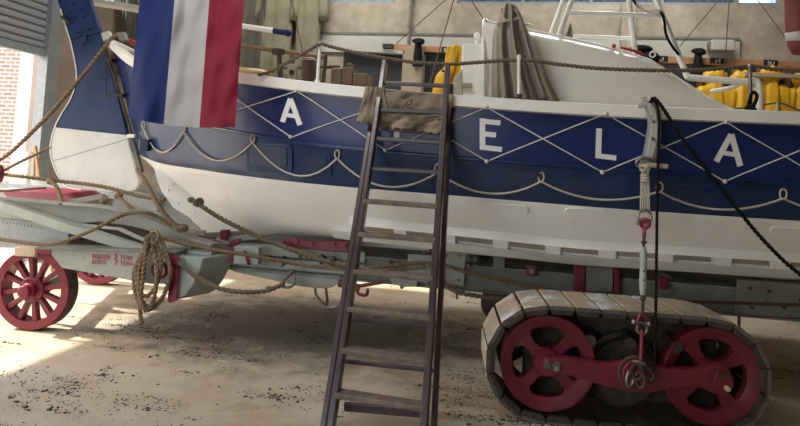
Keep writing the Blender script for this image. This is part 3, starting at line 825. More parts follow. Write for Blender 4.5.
# ------------------------------------------------------------------ ladder and sacking
LO_, LN = Vector((0, 3.27, 0)), Vector((0, 2.1, -1.07)).normalized()
def LP(x, y, d=0): return PPL(x, y, LO_, LN) + LN * -d * -1 if False else PPL(x, y, LO_ + Vector((0, d, 0)), LN)
def ladder():
    t = thing('ladder', PZ(378, 438, 0), 'dark brown wooden two-section ladder leaning against the lifeboat', 'ladder')
    up = (0, -1, .5)
    def rail(x0, y0, x1, y1, d, w, h, name, mt='wood'):
        a, b = LP(x0, y0, d), LP(x1, y1, d)
        if y1 > 415:                            # stand the foot on the floor
            k = a.z / (a.z - b.z); b = a + (b - a) * k; b.z += .001
        bm = BM(); bar(bm, a, b, w, h, up); o = obj(name, bm, mt, t, bevel=.006); return a, b
    fl = rail(385, 62, 331, 430, 0, .036, .075, 'rail')
    fr = rail(448, 66, 424, 430, 0, .04, .075, 'rail')
    rl = rail(372.5, 118, 325.5, 418, .16, .034, .07, 'rail')
    rr = rail(451.5, 86, 434, 426, .16, .034, .07, 'rail')
    def onr(r, y):
        # point of a rail at pixel row y
        lo, hi = 0, 1
        for _ in range(40):
            mdl = (lo + hi) / 2; p = r[0].lerp(r[1], mdl); d = p - CP
            v = PY - F * d.dot(eu) / d.dot(fw)
            if v < y: lo = mdl
            else: hi = mdl
        return p
    for yl, yr in ((83, 86), (110, 112.5), (138.5, 142.5), (168.5, 172.5), (201, 206.5), (234, 240), (271, 278), (308, 317), (349, 361), (393, 407)):
        bm = BM(); a, b = onr(fl, yl), onr(fr, yr)
        flat = yl > 190
        bar(bm, a, b, .026 if not flat else .03, .03 if not flat else .095, (0, -1, .0) if flat else (0, 0, 1))
        obj('rung', bm, 'rung' if flat else 'wood', t, bevel=.006)
    for yl, yr in ((128, 134), (405, 414), (360, 371), (318, 327)):
        bm = BM(); a, b = onr(rl, yl), onr(rr, yr)
        if yl == 405: a = a.lerp(b, .16); b = b.lerp(a, .16)
        bar(bm, a, b, .026, .05, (0, 0, 1)) if yl == 405 else bar(bm, a, b, .02, .025)
        obj('rung', bm, 'wood', t, bevel=.005)
    for yy in (72, 120, 250):
        bm = BM(); c = onr(fr, yy); cyl(bm, c + Vector((-.03, -.045, 0)), c + Vector((-.03, -.03, 0)), .01, 8); obj('bolt', bm, 'iron', t)
ladder()
def sacking():
    t = thing('jute_sack', P(405, 133, 4.33), 'frayed jute sacking padding between the ladder top and the gunwale', 'sacking')
    def patch(tl, tr, br, bl, Y, amp, seed, name, hang=0):
        bm = BM()
        def f(u, v):
            x = (tl[0] * (1 - u) + tr[0] * u) * (1 - v) + (bl[0] * (1 - u) + br[0] * u) * v
            y = (tl[1] * (1 - u) + tr[1] * u) * (1 - v) + (bl[1] * (1 - u) + br[1] * u) * v
            if v > .97: y += 1.2 * math.sin(u * 43 + seed) + .8 * math.sin(u * 91)
            dy = amp * .7 * math.sin(u * 11 + seed + v * 2) * (.3 + v) + amp * .25 * math.sin(u * 27 + v * 5 + seed)
            dy += .05 * noise.noise(Vector((u * 4, v * 3, seed)))
            return P(x, y, Y + hang * v + dy * .5)
        grid(bm, f, 60, 16); obj(name, bm, 'sack', t, smooth=True, solid=.008, autos=False)
    patch((366, 86.5), (383, 87), (391, 124), (356.5, 122), 4.29, .015, 1, 'flap')
    patch((384, 89), (454, 95), (449, 121), (380, 113), 4.30, .02, 3, 'pad')
    patch((383, 112), (448, 118), (439, 134), (380, 126), 4.28, .05, 5, 'hem')
    bm = BM(); rope(bm, [P(402, 108, 4.24), P(407, 102, 4.22), P(412, 99, 4.22), P(410, 104, 4.23), P(405, 106, 4.22), P(414, 108, 4.23)], .005); obj('sack_tie', bm, 'ropedark', t)
sacking()

# ------------------------------------------------------------------ flag
def flag():
    t = thing('flag', P(186, 126, 4.2), 'red, white and blue striped flag hanging over the boat stern', 'flag')
    bm = BM()
    def f(u, v):
        xl = 145 - 17 * v; xr = 248 - 13 * v
        x = xl + (xr - xl) * u
        y = -55 + 55 * 1 * v + v * (120 + 9 * u - 2 + 4 * math.sin(u * 3.1)) - 0
        Y = 4.2 + .03 * math.sin(u * 9 + 1.0 + v * 2.5) * (.5 + v) + .016 * math.sin(u * 21 - v * 5) + .012 * math.sin(u * 37 + v * 11) * (1 - v * .5) + .01 * math.sin(v * 30 + u * 14) * u + .03 * noise.noise(Vector((u * 3, v * 4, 2)))
        return P(x, y, Y)
    fs = grid(bm, f, 60, 40)
    for i in range(60):
        for q in fs[i]: q.material_index = 0 if i < 20 else (1 if i < 40 else 2)
    obj('cloth', bm, ['flagblue', 'flagwhite', 'flagred'], t, smooth=True, autos=False)
    bm = BM(); cyl(bm, P(135, -57, 4.2), P(258, -53, 4.2), .018, 12); obj('flag_rod', bm, 'white', t, smooth=True)
    for x, y in ((140, -56.5), (252, -53.5)):
        bm = BM(); a = P(x, y, 4.2); cyl(bm, a, Vector((a.x, a.y, 5.39)), .004, 6); obj('flag_line', bm, 'ropewhite', t)
flag()

# ------------------------------------------------------------------ launching carriage
car = thing('launching_carriage', (0, 5.5, 0), 'grey and red launching carriage with spoked wheels and crawler track under the lifeboat', 'carriage')
def carriage():
    YB = 4.98
    def pp(name, pix, Y, d, mt, bev=.006, parent=car):
        bm = BM(); pprism(bm, pix, Y, d); return obj(name, bm, mt, parent, bevel=bev)
    # long main beams, near and far
    a = P(330, 255, YB); b = P(800, 318, YB)
    zb = .585; zt = .80
    x0, x1 = P(196, 250, YB).x, 4.6
    for y in (YB, 2 * YC - YB - .14):
        bm = BM()
        box(bm, (x0 + .1, y, zb), (x1, y + .03, zt)); box(bm, (x0 + .1, y - .03, zt - .02), (x1, y + .12, zt)); box(bm, (x0 + .1, y - .03, zb), (x1, y + .12, zb + .018))
        o = obj('main_beam', bm, 'greydark', car, bevel=.004)
    for x in (-1.8, -.2, 1.4, 3.0):                 # cross members and keel chocks
        bm = BM(); box(bm, (x - .06, YB + .035, .62), (x + .06, 2 * YC - YB - .15, .78)); obj('cross_member', bm, 'greydark', car, bevel=.006)
    bm = BM(); box(bm, (-3.2, YC - .12, .775), (4.5, YC + .12, .805)); obj('keel_bed', bm, 'greydark', car)
    # near-side beam seen left of the ladder: upper plate, lower plate
    pp('upper_plate', [(196, 241), (240, 243), (300, 247), (365, 252), (365, 263), (300, 258), (240, 254), (196, 252)], YB - .035, .02, 'grey')
    pp('side_plate', [(196, 253), (240, 256), (300, 261), (365, 265), (365, 276), (300, 271), (240, 266), (196, 262)], YB - .05, .03, 'grey')
    pp('belly_plate', [(222, 266), (262, 270), (340, 276), (341, 281), (333, 287), (325, 289), (300, 286.5), (262, 278), (235, 272)], YB - .03, .03, 'grey')
    pp('hull_bearer', [(222, 238), (262, 235), (300, 234), (342, 237), (342, 250), (225, 246)], 5.2, .06, 'greydark')
    # red upper casting
    bm = BM(); pprism(bm, [(281, 243), (284, 239.5), (296, 238), (302, 240), (348, 241), (348, 252.5), (330, 251.5), (306, 249), (290, 247)], YB - .07, .05); o = obj('red_casting', bm, 'red', car, bevel=.008); o['label'] = 'red iron casting'
    for x, y in ((289, 243), (297, 241.5), (312, 243.5), (334, 245), (344, 246)):
        bm = BM(); c = P(x, y, YB - .07); cyl(bm, c - Vector((0, .02, 0)), c, .018, 10); obj('bolt', bm, 'red', o)
    pp('red_block', [(220, 230), (227, 230), (227, 240), (220, 240)], 5.1, .08, 'red')
    pp('bearing_shim', [(226, 246), (232, 240), (240, 238), (240, 243), (231, 248)], YB - .06, .03, 'red')
    # sheaves the tarred rope runs over
    for x, y in ((322, 259), (333, 261)):
        bm = BM(); c = P(x, y, YB - .14); cyl(bm, c - Vector((.012, 0, 0)), c + Vector((.012, 0, 0)), .042, 18); cyl(bm, c + Vector((0, .0, 0)), c + Vector((0, .12, 0)), .01, 8); obj('sheave', bm, 'iron', car, bevel=.003)
    for x, y in ((284, 257.5), (391, 262), (300, 256), (408, 252)):
        bm = BM(); c = P(x, y, YB - .056); cyl(bm, c, c + Vector((0, .01, 0)), .016, 12); obj('bolt_hole', bm, 'black', car)
    # brackets right of the ladder
    pp('bracket_plate', [(408, 254), (447, 257), (446, 284), (406, 281)], YB - .045, .02, 'grey')
    pp('bracket_plate', [(447, 250), (466, 252), (464, 286), (446, 284)], YB - .05, .03, 'grey')
    pp('bracket_foot', [(389, 277), (418, 281), (416, 287), (403, 287), (392, 284)], YB - .05, .05, 'grey')
    for x, y in ((424, 253), (427, 284), (459, 256), (459, 280), (402, 287), (468, 258), (475, 259), (468, 265), (475, 266), (391, 271)):
        bm = BM(); c = P(x, y, YB - .055); cyl(bm, c - Vector((0, .015, 0)), c + Vector((0, .06, 0)), .016, 6); obj('bolt', bm, 'greydark', car)
    bm = BM(); cyl(bm, P(457, 286, YB), P(457, 299, YB), .008, 8); obj('drain_pin', bm, 'rust', car)
    bm = BM(); cyl(bm, P(739, 315, YB), P(739, 327, YB), .012, 8); obj('drain_pin', bm, 'redtrack', car)
    pp('inspection_plate', [(493, 253), (505, 254), (505, 272), (493, 271)], YB - .04, .02, 'greydark')
    pp('axle_pad', [(526, 265), (537, 266), (537, 276.5), (526, 275.5)], YB - .06, .04, 'redtrack')
    bm = BM(); c = P(531.5, 271, YB - .06); cyl(bm, c - Vector((0, .02, 0)), c, .02, 12); obj('bolt', bm, 'galv', car)
    pp('red_post', [(574, 264), (585, 265), (585, 292), (574, 291)], YB - .10, .08, 'red')
    pp('box_plate', [(586, 266), (613, 268), (613, 292), (586, 291)], YB - .09, .06, 'greydark')
    pp('red_post', [(614, 268), (620, 269), (620, 293), (614, 293)], YB - .08, .06, 'redtrack')
    pp('axle_pad', [(659, 277), (668, 278), (668, 290), (659, 289)], YB - .06, .04, 'redtrack')
    # riveted gusset plates on the right
    bm = BM(); pprism(bm, [(738, 279), (815, 285), (815, 319), (735, 315)], YB - .045, .03); o = obj('gusset_plate', bm, 'greydark', car, bevel=.006)
    for x, y in ((750, 288), (752, 307), (771, 304), (784, 307), (800, 300), (769, 291)):
        bm = BM(); c = P(x, y, YB - .045); cyl(bm, c - Vector((0, .012, 0)), c, .014, 8); obj('bolt', bm, 'iron', o)
    bm = BM(); tube(bm, [P(636, 300, YB - .06), P(700, 302, YB - .06), P(830, 306, YB - .06)], .012, 8); obj('brake_rod', bm, 'rust', car, smooth=True)
    # gooseneck at the left
    pp('gooseneck_beam', [(-30, 195), (65, 203.5), (100, 206), (130, 211), (150, 217), (175, 228), (198, 240), (215, 244), (215, 258), (195, 254), (172, 241), (150, 231), (130, 226), (100, 222), (60, 224), (-30, 214)], 4.72, .04, 'grey')
    bm = BM(); pts = [P(x, y, 4.71) for x, y in ((-30, 195), (65, 203.5), (100, 206), (130, 211), (150, 217), (175, 228), (198, 240), (215, 244))]
    for a, b in zip(pts, pts[1:]): bar(bm, a, b + (b - a) * .03, .14, .014)
    obj('gooseneck_flange', bm, 'grey', car)
    pp('web_panel', [(-30, 212), (10, 218), (68, 227), (68, 243), (48, 249), (-30, 247)], 4.76, .03, 'lead', .01)
    for k in range(22):
        bm = BM(); c = P(-8 + k * 3.5, 221 + k * .45, 4.76) if k < 12 else P(98 + (k - 12) * 3.2, 210 + (k - 12) * .4, 4.72)
        ball(bm, c, .012, (1, .6, 1), 6); obj('rivet', bm, 'greylight', car)
    bm = BM(); a, b, c = P(-30, 195.5, 4.58), P(66, 228, 4.58), P(150, 253, 4.62)
    bar(bm, a, b, .012, .075, (0, 0, 1)); bar(bm, b, c, .012, .07, (0, 0, 1)); bar(bm, a + Vector((0, .03, .03)), c + Vector((0, .03, .03)), .07, .008)
    obj('diagonal_brace', bm, 'greylight', car)
    bm = BM(); bar(bm, P(75, 224, 4.70), P(120, 229, 4.68), .012, .022); bar(bm, P(120, 229, 4.68), P(160, 247, 4.68), .012, .03); obj('upper_brace', bm, 'greylight', car)
    bm = BM(); box(bm, P(66, 249, 4.92), P(150, 224, 4.92) + Vector((0, .1, 0))); obj('shade_core', bm, 'iron', car)  # dark box painting the shade between the beams
    bm = BM(); cyl(bm, P(160, 250, 4.68), P(213, 255, 4.72), .042, 16); obj('reach_tube', bm, 'greylight', car, smooth=True)
    bm = BM(); pprism(bm, [(214, 250), (233, 250), (233, 263), (214, 262)], 4.78, .05); obj('red_coupling', bm, 'red', car, bevel=.008)
    bm = BM(); pprism(bm, [(234, 246), (259, 247.5), (258, 265), (233, 264)], 4.72, .08); q = obj('clamp_block', bm, 'greylight', car, bevel=.008)
    bm = BM(); tube(bm, [P(244, 251, 4.70), P(247, 258, 4.69), P(249, 265, 4.70)], .013, 8); obj('clamp_pin', bm, 'red', q)
    # bolster beam with the lettering
    YL = 4.5
    pp('bolster', [(46, 249), (66, 249), (160, 252), (176, 254), (178, 262), (172, 284), (150, 284), (62, 268)], YL, .12, 'grey')
    pp('bolster_top', [(36, 246.5), (176, 251.5), (176, 254), (36, 249.5)], YL - .02, .2, 'greydark')
    pp('wood_chock', [(14, 247), (35, 248), (35, 257), (14, 256)], YL + .02, .1, 'beige')
    pp('red_chock', [(36, 247), (50, 248), (50, 254), (36, 253)], YL - .01, .1, 'red')
    for s, x, y, h in (('WAGEN', 91.5, 258.4, 4.5), ('5', 113.5, 259.2, 6.0), ('TON', 119.5, 259.6, 4.5), ('BOOT', 91.5, 263.9, 4.5), ('7', 113.5, 265.2, 6.0), ('TON', 119.5, 265.2, 4.5)):
        cu = bpy.data.curves.new('text', 'FONT'); cu.body = s; cu.size = 1; cu.extrude = .004; cu.space_character = 1.08
        to = bpy.data.objects.new('text', cu); COL.objects.link(to)
        bpy.context.view_layer.update()
        me = bpy.data.meshes.new_from_object(to.evaluated_get(bpy.context.evaluated_depsgraph_get()))
        bpy.data.objects.remove(to); bpy.data.curves.remove(cu)
        bm = BM(); bm.from_mesh(me); bpy.data.meshes.remove(me)
        o = P(x, y, YL - .004); sc = (P(x, y - h, YL).z - o.z) / .7
        ux = (P(x + 10, y + .45, YL) - P(x, y, YL)).normalized()
        wx = 1.0
        if s in ('WAGEN', 'BOOT', 'TON'):
            w = max(v.co.x for v in bm.verts) - min(v.co.x for v in bm.verts)
            tgt = {'WAGEN': 18.5, 'BOOT': 14.5, 'TON': 12.5}[s]
            wx = (P(x + tgt, y, YL).x - o.x) / (w * sc)
        for v in bm.verts: v.co = o + ux * v.co.x * sc * wx + Vector((0, 0, 1)) * v.co.y * sc + Vector((0, -1, 0)) * v.co.z * .5
        obj('lettering', bm, 'redletter', car)['label'] = 'red painted lettering %s' % s
    # end housing with red strap and ring
    bm = BM(); prism(bm, [P(x, y, YL + .02) for x, y in ((174, 256), (182, 256), (203, 258), (199, 272), (192, 286), (184, 296), (176, 300), (172, 298))], (.12, .3, 0)); obj('end_housing', bm, 'greylight', car, bevel=.01)
    pp('red_strap', [(169, 258), (178, 257), (177, 300), (171, 303), (167, 302), (169, 276)], YL - .03, .02, 'red', .008)
    pp('strap_head', [(167, 255), (178, 256.5), (178.5, 266), (168, 266)], YL - .045, .02, 'red', .008)
    bm = BM(); torus(bm, P(159, 270, YL - .01), .062, .012, (0, 1, 0), 24, 8); obj('eye_ring', bm, 'red', car, smooth=True)
    bm = BM(); c = P(159, 270, YL - .006); cyl(bm, c, c + Vector((0, .012, 0)), .055, 24); obj('eye_disc', bm, 'panel', car)
    # far frame of the fore carriage
    bm = BM(); bar(bm, P(-20, 172, 6.5), P(140, 200, 6.4), .06, .07); obj('far_rail', bm, 'greylight', car)
    bm = BM(); bar(bm, P(-10, 184, 6.2), P(145, 194, 6.2), .05, .05); bar(bm, P(100, 186, 6.2), P(160, 205, 6.1), .05, .16); obj('far_rail', bm, 'lead', car)
    bm = BM(); bar(bm, P(118, 192, 6.15), P(222, 236, 6.15), .05, .36); obj('far_rail', bm, 'lead', car)
    bm = BM(); prism(bm, [P(x, y, 5.5) for x, y in ((0, 190), (60, 194), (78, 201), (10, 200))], (0, .5, .02)); obj('turntable_plate', bm, 'red', car)
    bm = BM(); bar(bm, P(70, 202, 5.2), P(104, 196, 5.25), .05, .05); bar(bm, P(104, 196, 5.25), P(105, 206, 5.25), .04, .04); obj('rail_arm', bm, 'grey', car)
    bm = BM(); bar(bm, P(-5, 192, 4.9), P(45, 188, 4.9), .02, .02); obj('tie_rod', bm, 'rust', car)
    # clutter under the stern: springs, links
    for x0, y0, x1, y1, Y, k in ((196, 236, 250, 233, 5.3, 'greydark'), (200, 240, 222, 244, 5.0, 'red'), (186, 229, 205, 233, 5.2, 'panel'), (225, 240, 262, 236, 5.15, 'grey'), (188, 238, 215, 240, 5.15, 'rust')):
        bm = BM(); bar(bm, P(x0, y0, Y), P(x1, y1, Y), .04, .05); obj('spring_link', bm, k, car, bevel=.006)
    for x, y in ((190, 247), (210, 249), (280, 265)):
        bm = BM(); c = P(x, y, 4.68); cyl(bm, c - Vector((0, .02, 0)), c + Vector((0, .1, 0)), .02, 12); obj('bolt', bm, 'greydark', car)
    # brake hook below the frame, chain dropper
    bm = BM(); bar(bm, P(338, 283, YB - .06), P(360, 288, YB - .06), .03, .06); bar(bm, P(360, 286, YB - .06), P(383, 282, YB - .06), .025, .03); q = obj('red_lever', bm, 'redtrack', car, bevel=.008)
    bm = BM(); tube(bm, [P(357, 290, YB - .06), P(359, 294, YB - .06), P(366, 295, YB - .06), P(368, 289, YB - .06)], .014, 8); obj('lever_hook', bm, 'redtrack', q, smooth=True)
    # dark roller behind the track
    bm = BM(); c = P(500, 304, 5.15); cyl(bm, c, c + Vector((0, .2, 0)), .16, 28); obj('roller', bm, 'iron', car, bevel=.01)
    # kingpin axle
    p, q = PZ(27, 331, 0), PZ(95, 285, 0); p.z = q.z = .345; p.y += .16; q.y -= .02
    bm = BM(); bar(bm, p, q, .09, .1); obj('fore_axle', bm, 'greydark', car, bevel=.01)
carriage()

def spoke_wheel():
    """spoked wooden-style wheel about the origin, axis y, outer face at y=0"""
    r = .345
    w = bpy.data.objects.new('spoked_wheel', None)
    bm = BM()
    n = 48
    prof = [(r - .075, -.0), (r - .01, -.0), (r, .012), (r, .13), (r - .012, .142), (r - .075, .142)]
    rings = []
    for i in range(n):
        a = 2 * math.pi * i / n
        rings.append([bm.verts.new((q[0] * math.cos(a), q[1], q[0] * math.sin(a))) for q in prof])
    for i in range(n):
        A, B = rings[i], rings[(i + 1) % n]
        for k in range(len(prof)):
            f = bm.faces.new((A[k], A[(k + 1) % 6], B[(k + 1) % 6], B[k])); f.material_index = 1 if k in (2, 3) else 0
    return bm
def wheel(cx, cy, cz, rot):
    """front wheel: rim with tyre, twelve spokes, hub"""
    M = Matrix.Translation((cx, cy, cz)) @ Matrix.Rotation(rot, 4, 'Z')
    bm = spoke_wheel(); bmesh.ops.transform(bm, matrix=M, verts=bm.verts)
    w = obj('spoked_wheel', bm, ['red', 'tyre'], car, smooth=True)
    for i in range(12):
        a = 2 * math.pi * (i + .3) / 12; d = Vector((math.cos(a), 0, math.sin(a)))
        t = Vector((-math.sin(a), 0, math.cos(a)))
        bm = BM()
        prism(bm, [d * .075 + t * .017 + Vector((0, .02, 0)), d * .275 + t * .024 + Vector((0, .02, 0)), d * .275 - t * .024 + Vector((0, .02, 0)), d * .075 - t * .017 + Vector((0, .02, 0))], (0, .06, 0))
        bmesh.ops.transform(bm, matrix=M, verts=bm.verts)
        obj('spoke', bm, 'red', w, bevel=.008)
    bm = BM()
    cyl(bm, (0, .0, 0), (0, .11, 0), .108, 28); cyl(bm, (0, -.05, 0), (0, 0, 0), .062, 24); cyl(bm, (0, -.10, 0), (0, -.05, 0), .05, 24, .058)
    bmesh.ops.transform(bm, matrix=M, verts=bm.verts)
    obj('hub', bm, 'red', w, smooth=True, bevel=.006)
    for i in range(6):
        a = math.pi / 3 * i
        bm = BM(); cyl(bm, (.085 * math.cos(a), -.012, .085 * math.sin(a)), (.085 * math.cos(a), .0, .085 * math.sin(a)), .01, 8)
        bmesh.ops.transform(bm, matrix=M, verts=bm.verts); obj('hub_bolt', bm, 'red', w)
fc = PZ(27, 331, 0)
wheel(fc.x, fc.y, .345, R(6))
fd = PZ(95, 285, 0)
wheel(fd.x, fd.y, .345, R(6))

# crawler track
def track():
    A, B = P(547, 362, 4.08), P(712, 375, 4.16)
    rot = math.atan2(B.y - A.y, B.x - A.x) + R(1.5)
    c = (A + B) / 2; half = (Vector((B.x, B.y, 0)) - Vector((A.x, A.y, 0))).length / 2
    zc = .365
    M = Matrix.Translation((c.x, c.y, 0)) @ Matrix.Rotation(rot, 4, 'Z')
    def add(name, bm, mt, parent=car, **k):
        bmesh.ops.transform(bm, matrix=M, verts=bm.verts); return obj(name, bm, mt, parent, **k)
    rp = .348                                # pitch radius of the loop
    wr = .30
    # loop path: straight top, half round, straight bottom, half round
    per = 4 * half + 2 * math.pi * rp
    N = 26
    def at(s):
        s %= per
        if s < 2 * half: return Vector((-half + s, 0, zc + rp)), 0
        s -= 2 * half
        if s < math.pi * rp:
            a = s / rp; return Vector((half + rp * math.sin(a), 0, zc + rp * math.cos(a))), a
        s -= math.pi * rp
        if s < 2 * half: return Vector((half - s, 0, zc - rp)), math.pi
        s -= 2 * half; a = s / rp
        return Vector((-half - rp * math.sin(a), 0, zc - rp * math.cos(a))), math.pi + a
    L = per / N
    for i in range(N):
        p0, _ = at((i + .0) * L + .02); p1, _ = at((i + 1) * L + .02)
        d = (p1 - p0); t = d.normalized(); nn = Vector((-t.z, 0, t.x))
        mid = (p0 + p1) / 2
        ln = d.length / 2 - .0025
        bm = BM()
        mid = mid + Vector((-.03, 0, 0))
        q = [mid - t * ln + nn * .022, mid - t * ln * .85 + nn * .028, mid + t * ln * .85 + nn * .028, mid + t * ln + nn * .022, mid + t * ln, mid - t * ln]
        prism(bm, [v + Vector((0, -.06, 0)) for v in q], (0, .5, 0))
        bmesh.ops.recalc_face_normals(bm, faces=bm.faces)
        for f in bm.faces:
            f.material_index = 2 if abs(f.normal.y) > .9 else (1 if f.normal.dot(nn) < .5 else 0)  # ends and inner faces painted darker for grime and the loop's shade
        pl = add('track_plate', bm, ['plate', 'plateedge', 'plateface'], bevel=.004)
        bm = BM()
        q = [mid - t * (ln + .003) , mid + t * (ln + .003), mid + t * (ln - .02) - nn * .03, mid - t * (ln - .02) - nn * .03]
        prism(bm, [v + Vector((0, -.062, 0)) for v in q], (0, .035, 0))
        add('track_link', bm, 'plateedge', pl, bevel=.004)
    # cast wheels with five kidney openings
    def cast(bm, r, off, yd=0, y0=-.02, th=.09):
        n = 144; prof = [.0, .055, .08, .092, .105, .13, .17, .20, .213, .224, .285, r]
        def solid(i, k):
            a = (i + .5) / n * 4 + off
            u = abs((a % 1) - .5) * 2            # 1 on a spoke, 0 mid opening
            rm = (prof[k] + prof[k + 1]) / 2
            if rm < .092 or rm > .224: return True
            lim = .60 if rm > .213 else (.70 if rm > .20 else (.74 if rm > .17 else (.72 if rm > .13 else (.64 if rm > .105 else .45))))
            return u > lim
        V0 = {}; V1 = {}
        def v(D, i, k, y):
            i %= n
            if k == 0: i = 0
            key = (i, k)
            if key not in D:
                a = 2 * math.pi * i / n
                dy = 0
                if .09 < prof[k] < .24: dy = .03
                if prof[k] > .28 : dy = .0
                D[key] = bm.verts.new((prof[k] * math.cos(a), y + (dy if D is V0 else 0), prof[k] * math.sin(a)))
            return D[key]
        def quad(a): 
            u = []
            for q in a:
                if q not in u: u.append(q)
            if len(u) > 2: bm.faces.new(u)
        for i in range(n):
            for k in range(len(prof) - 1):
                if not solid(i, k): continue
                quad([v(V0, i, k, y0), v(V0, i + 1, k, y0), v(V0, i + 1, k + 1, y0), v(V0, i, k + 1, y0)])
                quad([v(V1, i, k, y0 + th), v(V1, i, k + 1, y0 + th), v(V1, i + 1, k + 1, y0 + th), v(V1, i + 1, k, y0 + th)])
                def side(a, b): quad([v(V0, *a, y0), v(V0, *b, y0), v(V1, *b, y0 + th), v(V1, *a, y0 + th)])
                if k == len(prof) - 2 or not solid(i, k + 1): side((i, k + 1), (i + 1, k + 1))
                if k > 0 and not solid(i, k - 1): side((i, k), (i + 1, k))
                if not solid((i + 1) % n, k): side((i + 1, k), (i + 1, k + 1))
                if not solid((i - 1) % n, k): side((i, k), (i, k + 1))
    for s, off in ((-1, .48), (1, .61)):
        bm = BM(); cast(bm, wr, off)
        bmesh.ops.translate(bm, verts=bm.verts, vec=(s * half, 0, zc))
        w = add('track_wheel', bm, 'redtrack', smooth=True)
        bm = BM()
        torus(bm, (s * half, -.018, zc), wr - .006, .009, (0, 1, 0), 60, 6)
        add('wheel_bead', bm, 'redtrack', w, smooth=True)
        bm = BM(); cyl(bm, (s * half, .0, zc), (s * half, .40, zc), .05, 16); add('axle', bm, 'iron', w)
        bm = BM(); cast(bm, wr, off + .3, y0=.3, th=.06); bmesh.ops.translate(bm, verts=bm.verts, vec=(s * half, 0, zc)); add('inner_disc', bm, 'iron', w, smooth=True)
    # middle wheel set back
    bm = BM(); torus(bm, (0, .15, zc - .05), .22, .03, (0, 1, 0), 40, 8); cyl(bm, (0, .1, zc - .05), (0, .3, zc - .05), .2, 32); add('idler_wheel', bm, 'iron', smooth=True)
    bm = BM(); box(bm, (-half - .12, .2, zc - .27), (half + .12, .29, zc + .27)); add('bogie_shade_sheet', bm, 'plateedge', bevel=.01)  # frame enlarged into a dark sheet, standing in for interior shade
    for k in (-.25, .0, .28):
        bm = BM(); cyl(bm, (k, -.02, zc + .16), (k + .03, .2, zc + .17), .04, 12); add('support_roller', bm, 'iron', smooth=True)
    # rocker beam
    yb = -.13
    bm = BM()
    pts = [(-half - .03, .045), (-half + .1, .055), (-.15, .035), (-.07, .06), (0, .075), (.09, .06), (.2, .035), (half - .12, .05), (half - .05, .075), (half, .085), (half + .05, .07), (half + .075, .02), (half + .075, -.05), (half + .03, -.09), (half - .03, -.09), (half - .12, -.06), (.25, -.075), (.1, -.115), (0, -.12), (-.1, -.11), (-.25, -.085), (-half + .1, -.05), (-half - .03, -.035), (-half - .055, .0)]
    prism(bm, [Vector((x, yb, zc + .02 + z)) for x, z in pts], (0, .07, 0))
    rk = add('rocker_beam', bm, 'redtrack', bevel=.012); rk['label'] = 'red rocker beam'
    bm = BM(); box(bm, (-half - .045, yb - .008, zc - .0), (-half - .0, yb, zc + .045)); box(bm, (-half + .005, yb - .008, zc - .015), (-half + .055, yb, zc + .05)); add('rocker_key', bm, 'plateface', rk, bevel=.003)
    bm = BM(); cyl(bm, (-half + .03, yb - .03, zc + .015), (-half + .03, yb, zc + .015), .018, 6); add('axle_nut', bm, 'galv', rk)
    bm = BM(); cyl(bm, (half + .01, yb - .02, zc + .01), (half + .01, yb, zc + .01), .06, 20); add('rocker_boss', bm, 'redtrack', rk, bevel=.006)
    bm = BM(); cyl(bm, (half + .025, yb - .05, zc - .02), (half + .025, yb - .02, zc - .02), .016, 6); add('axle_nut', bm, 'plate', rk)
    bm = BM(); box(bm, (half - .02, yb - .028, zc + .03), (half + .0, yb - .02, zc + .075)); box(bm, (half + .02, yb - .028, zc + .03), (half + .04, yb - .02, zc + .075)); add('rocker_slot', bm, 'plateedge', rk)
    bm = BM(); torus(bm, (-.0, yb - .005, zc + .02), .095, .012, (0, 1, 0), 32, 7); add('pivot_ring', bm, 'rust', rk, smooth=True)
    bm = BM(); cyl(bm, (0, yb - .03, zc + .02), (0, yb, zc + .02), .085, 28); add('pivot_boss', bm, 'redtrack', rk, bevel=.008)
    bm = BM(); cyl(bm, (0, yb - .02, zc + .02), (0, .2, zc + .02), .035, 14); add('pivot_axle', bm, 'iron', rk)
    return M
track()

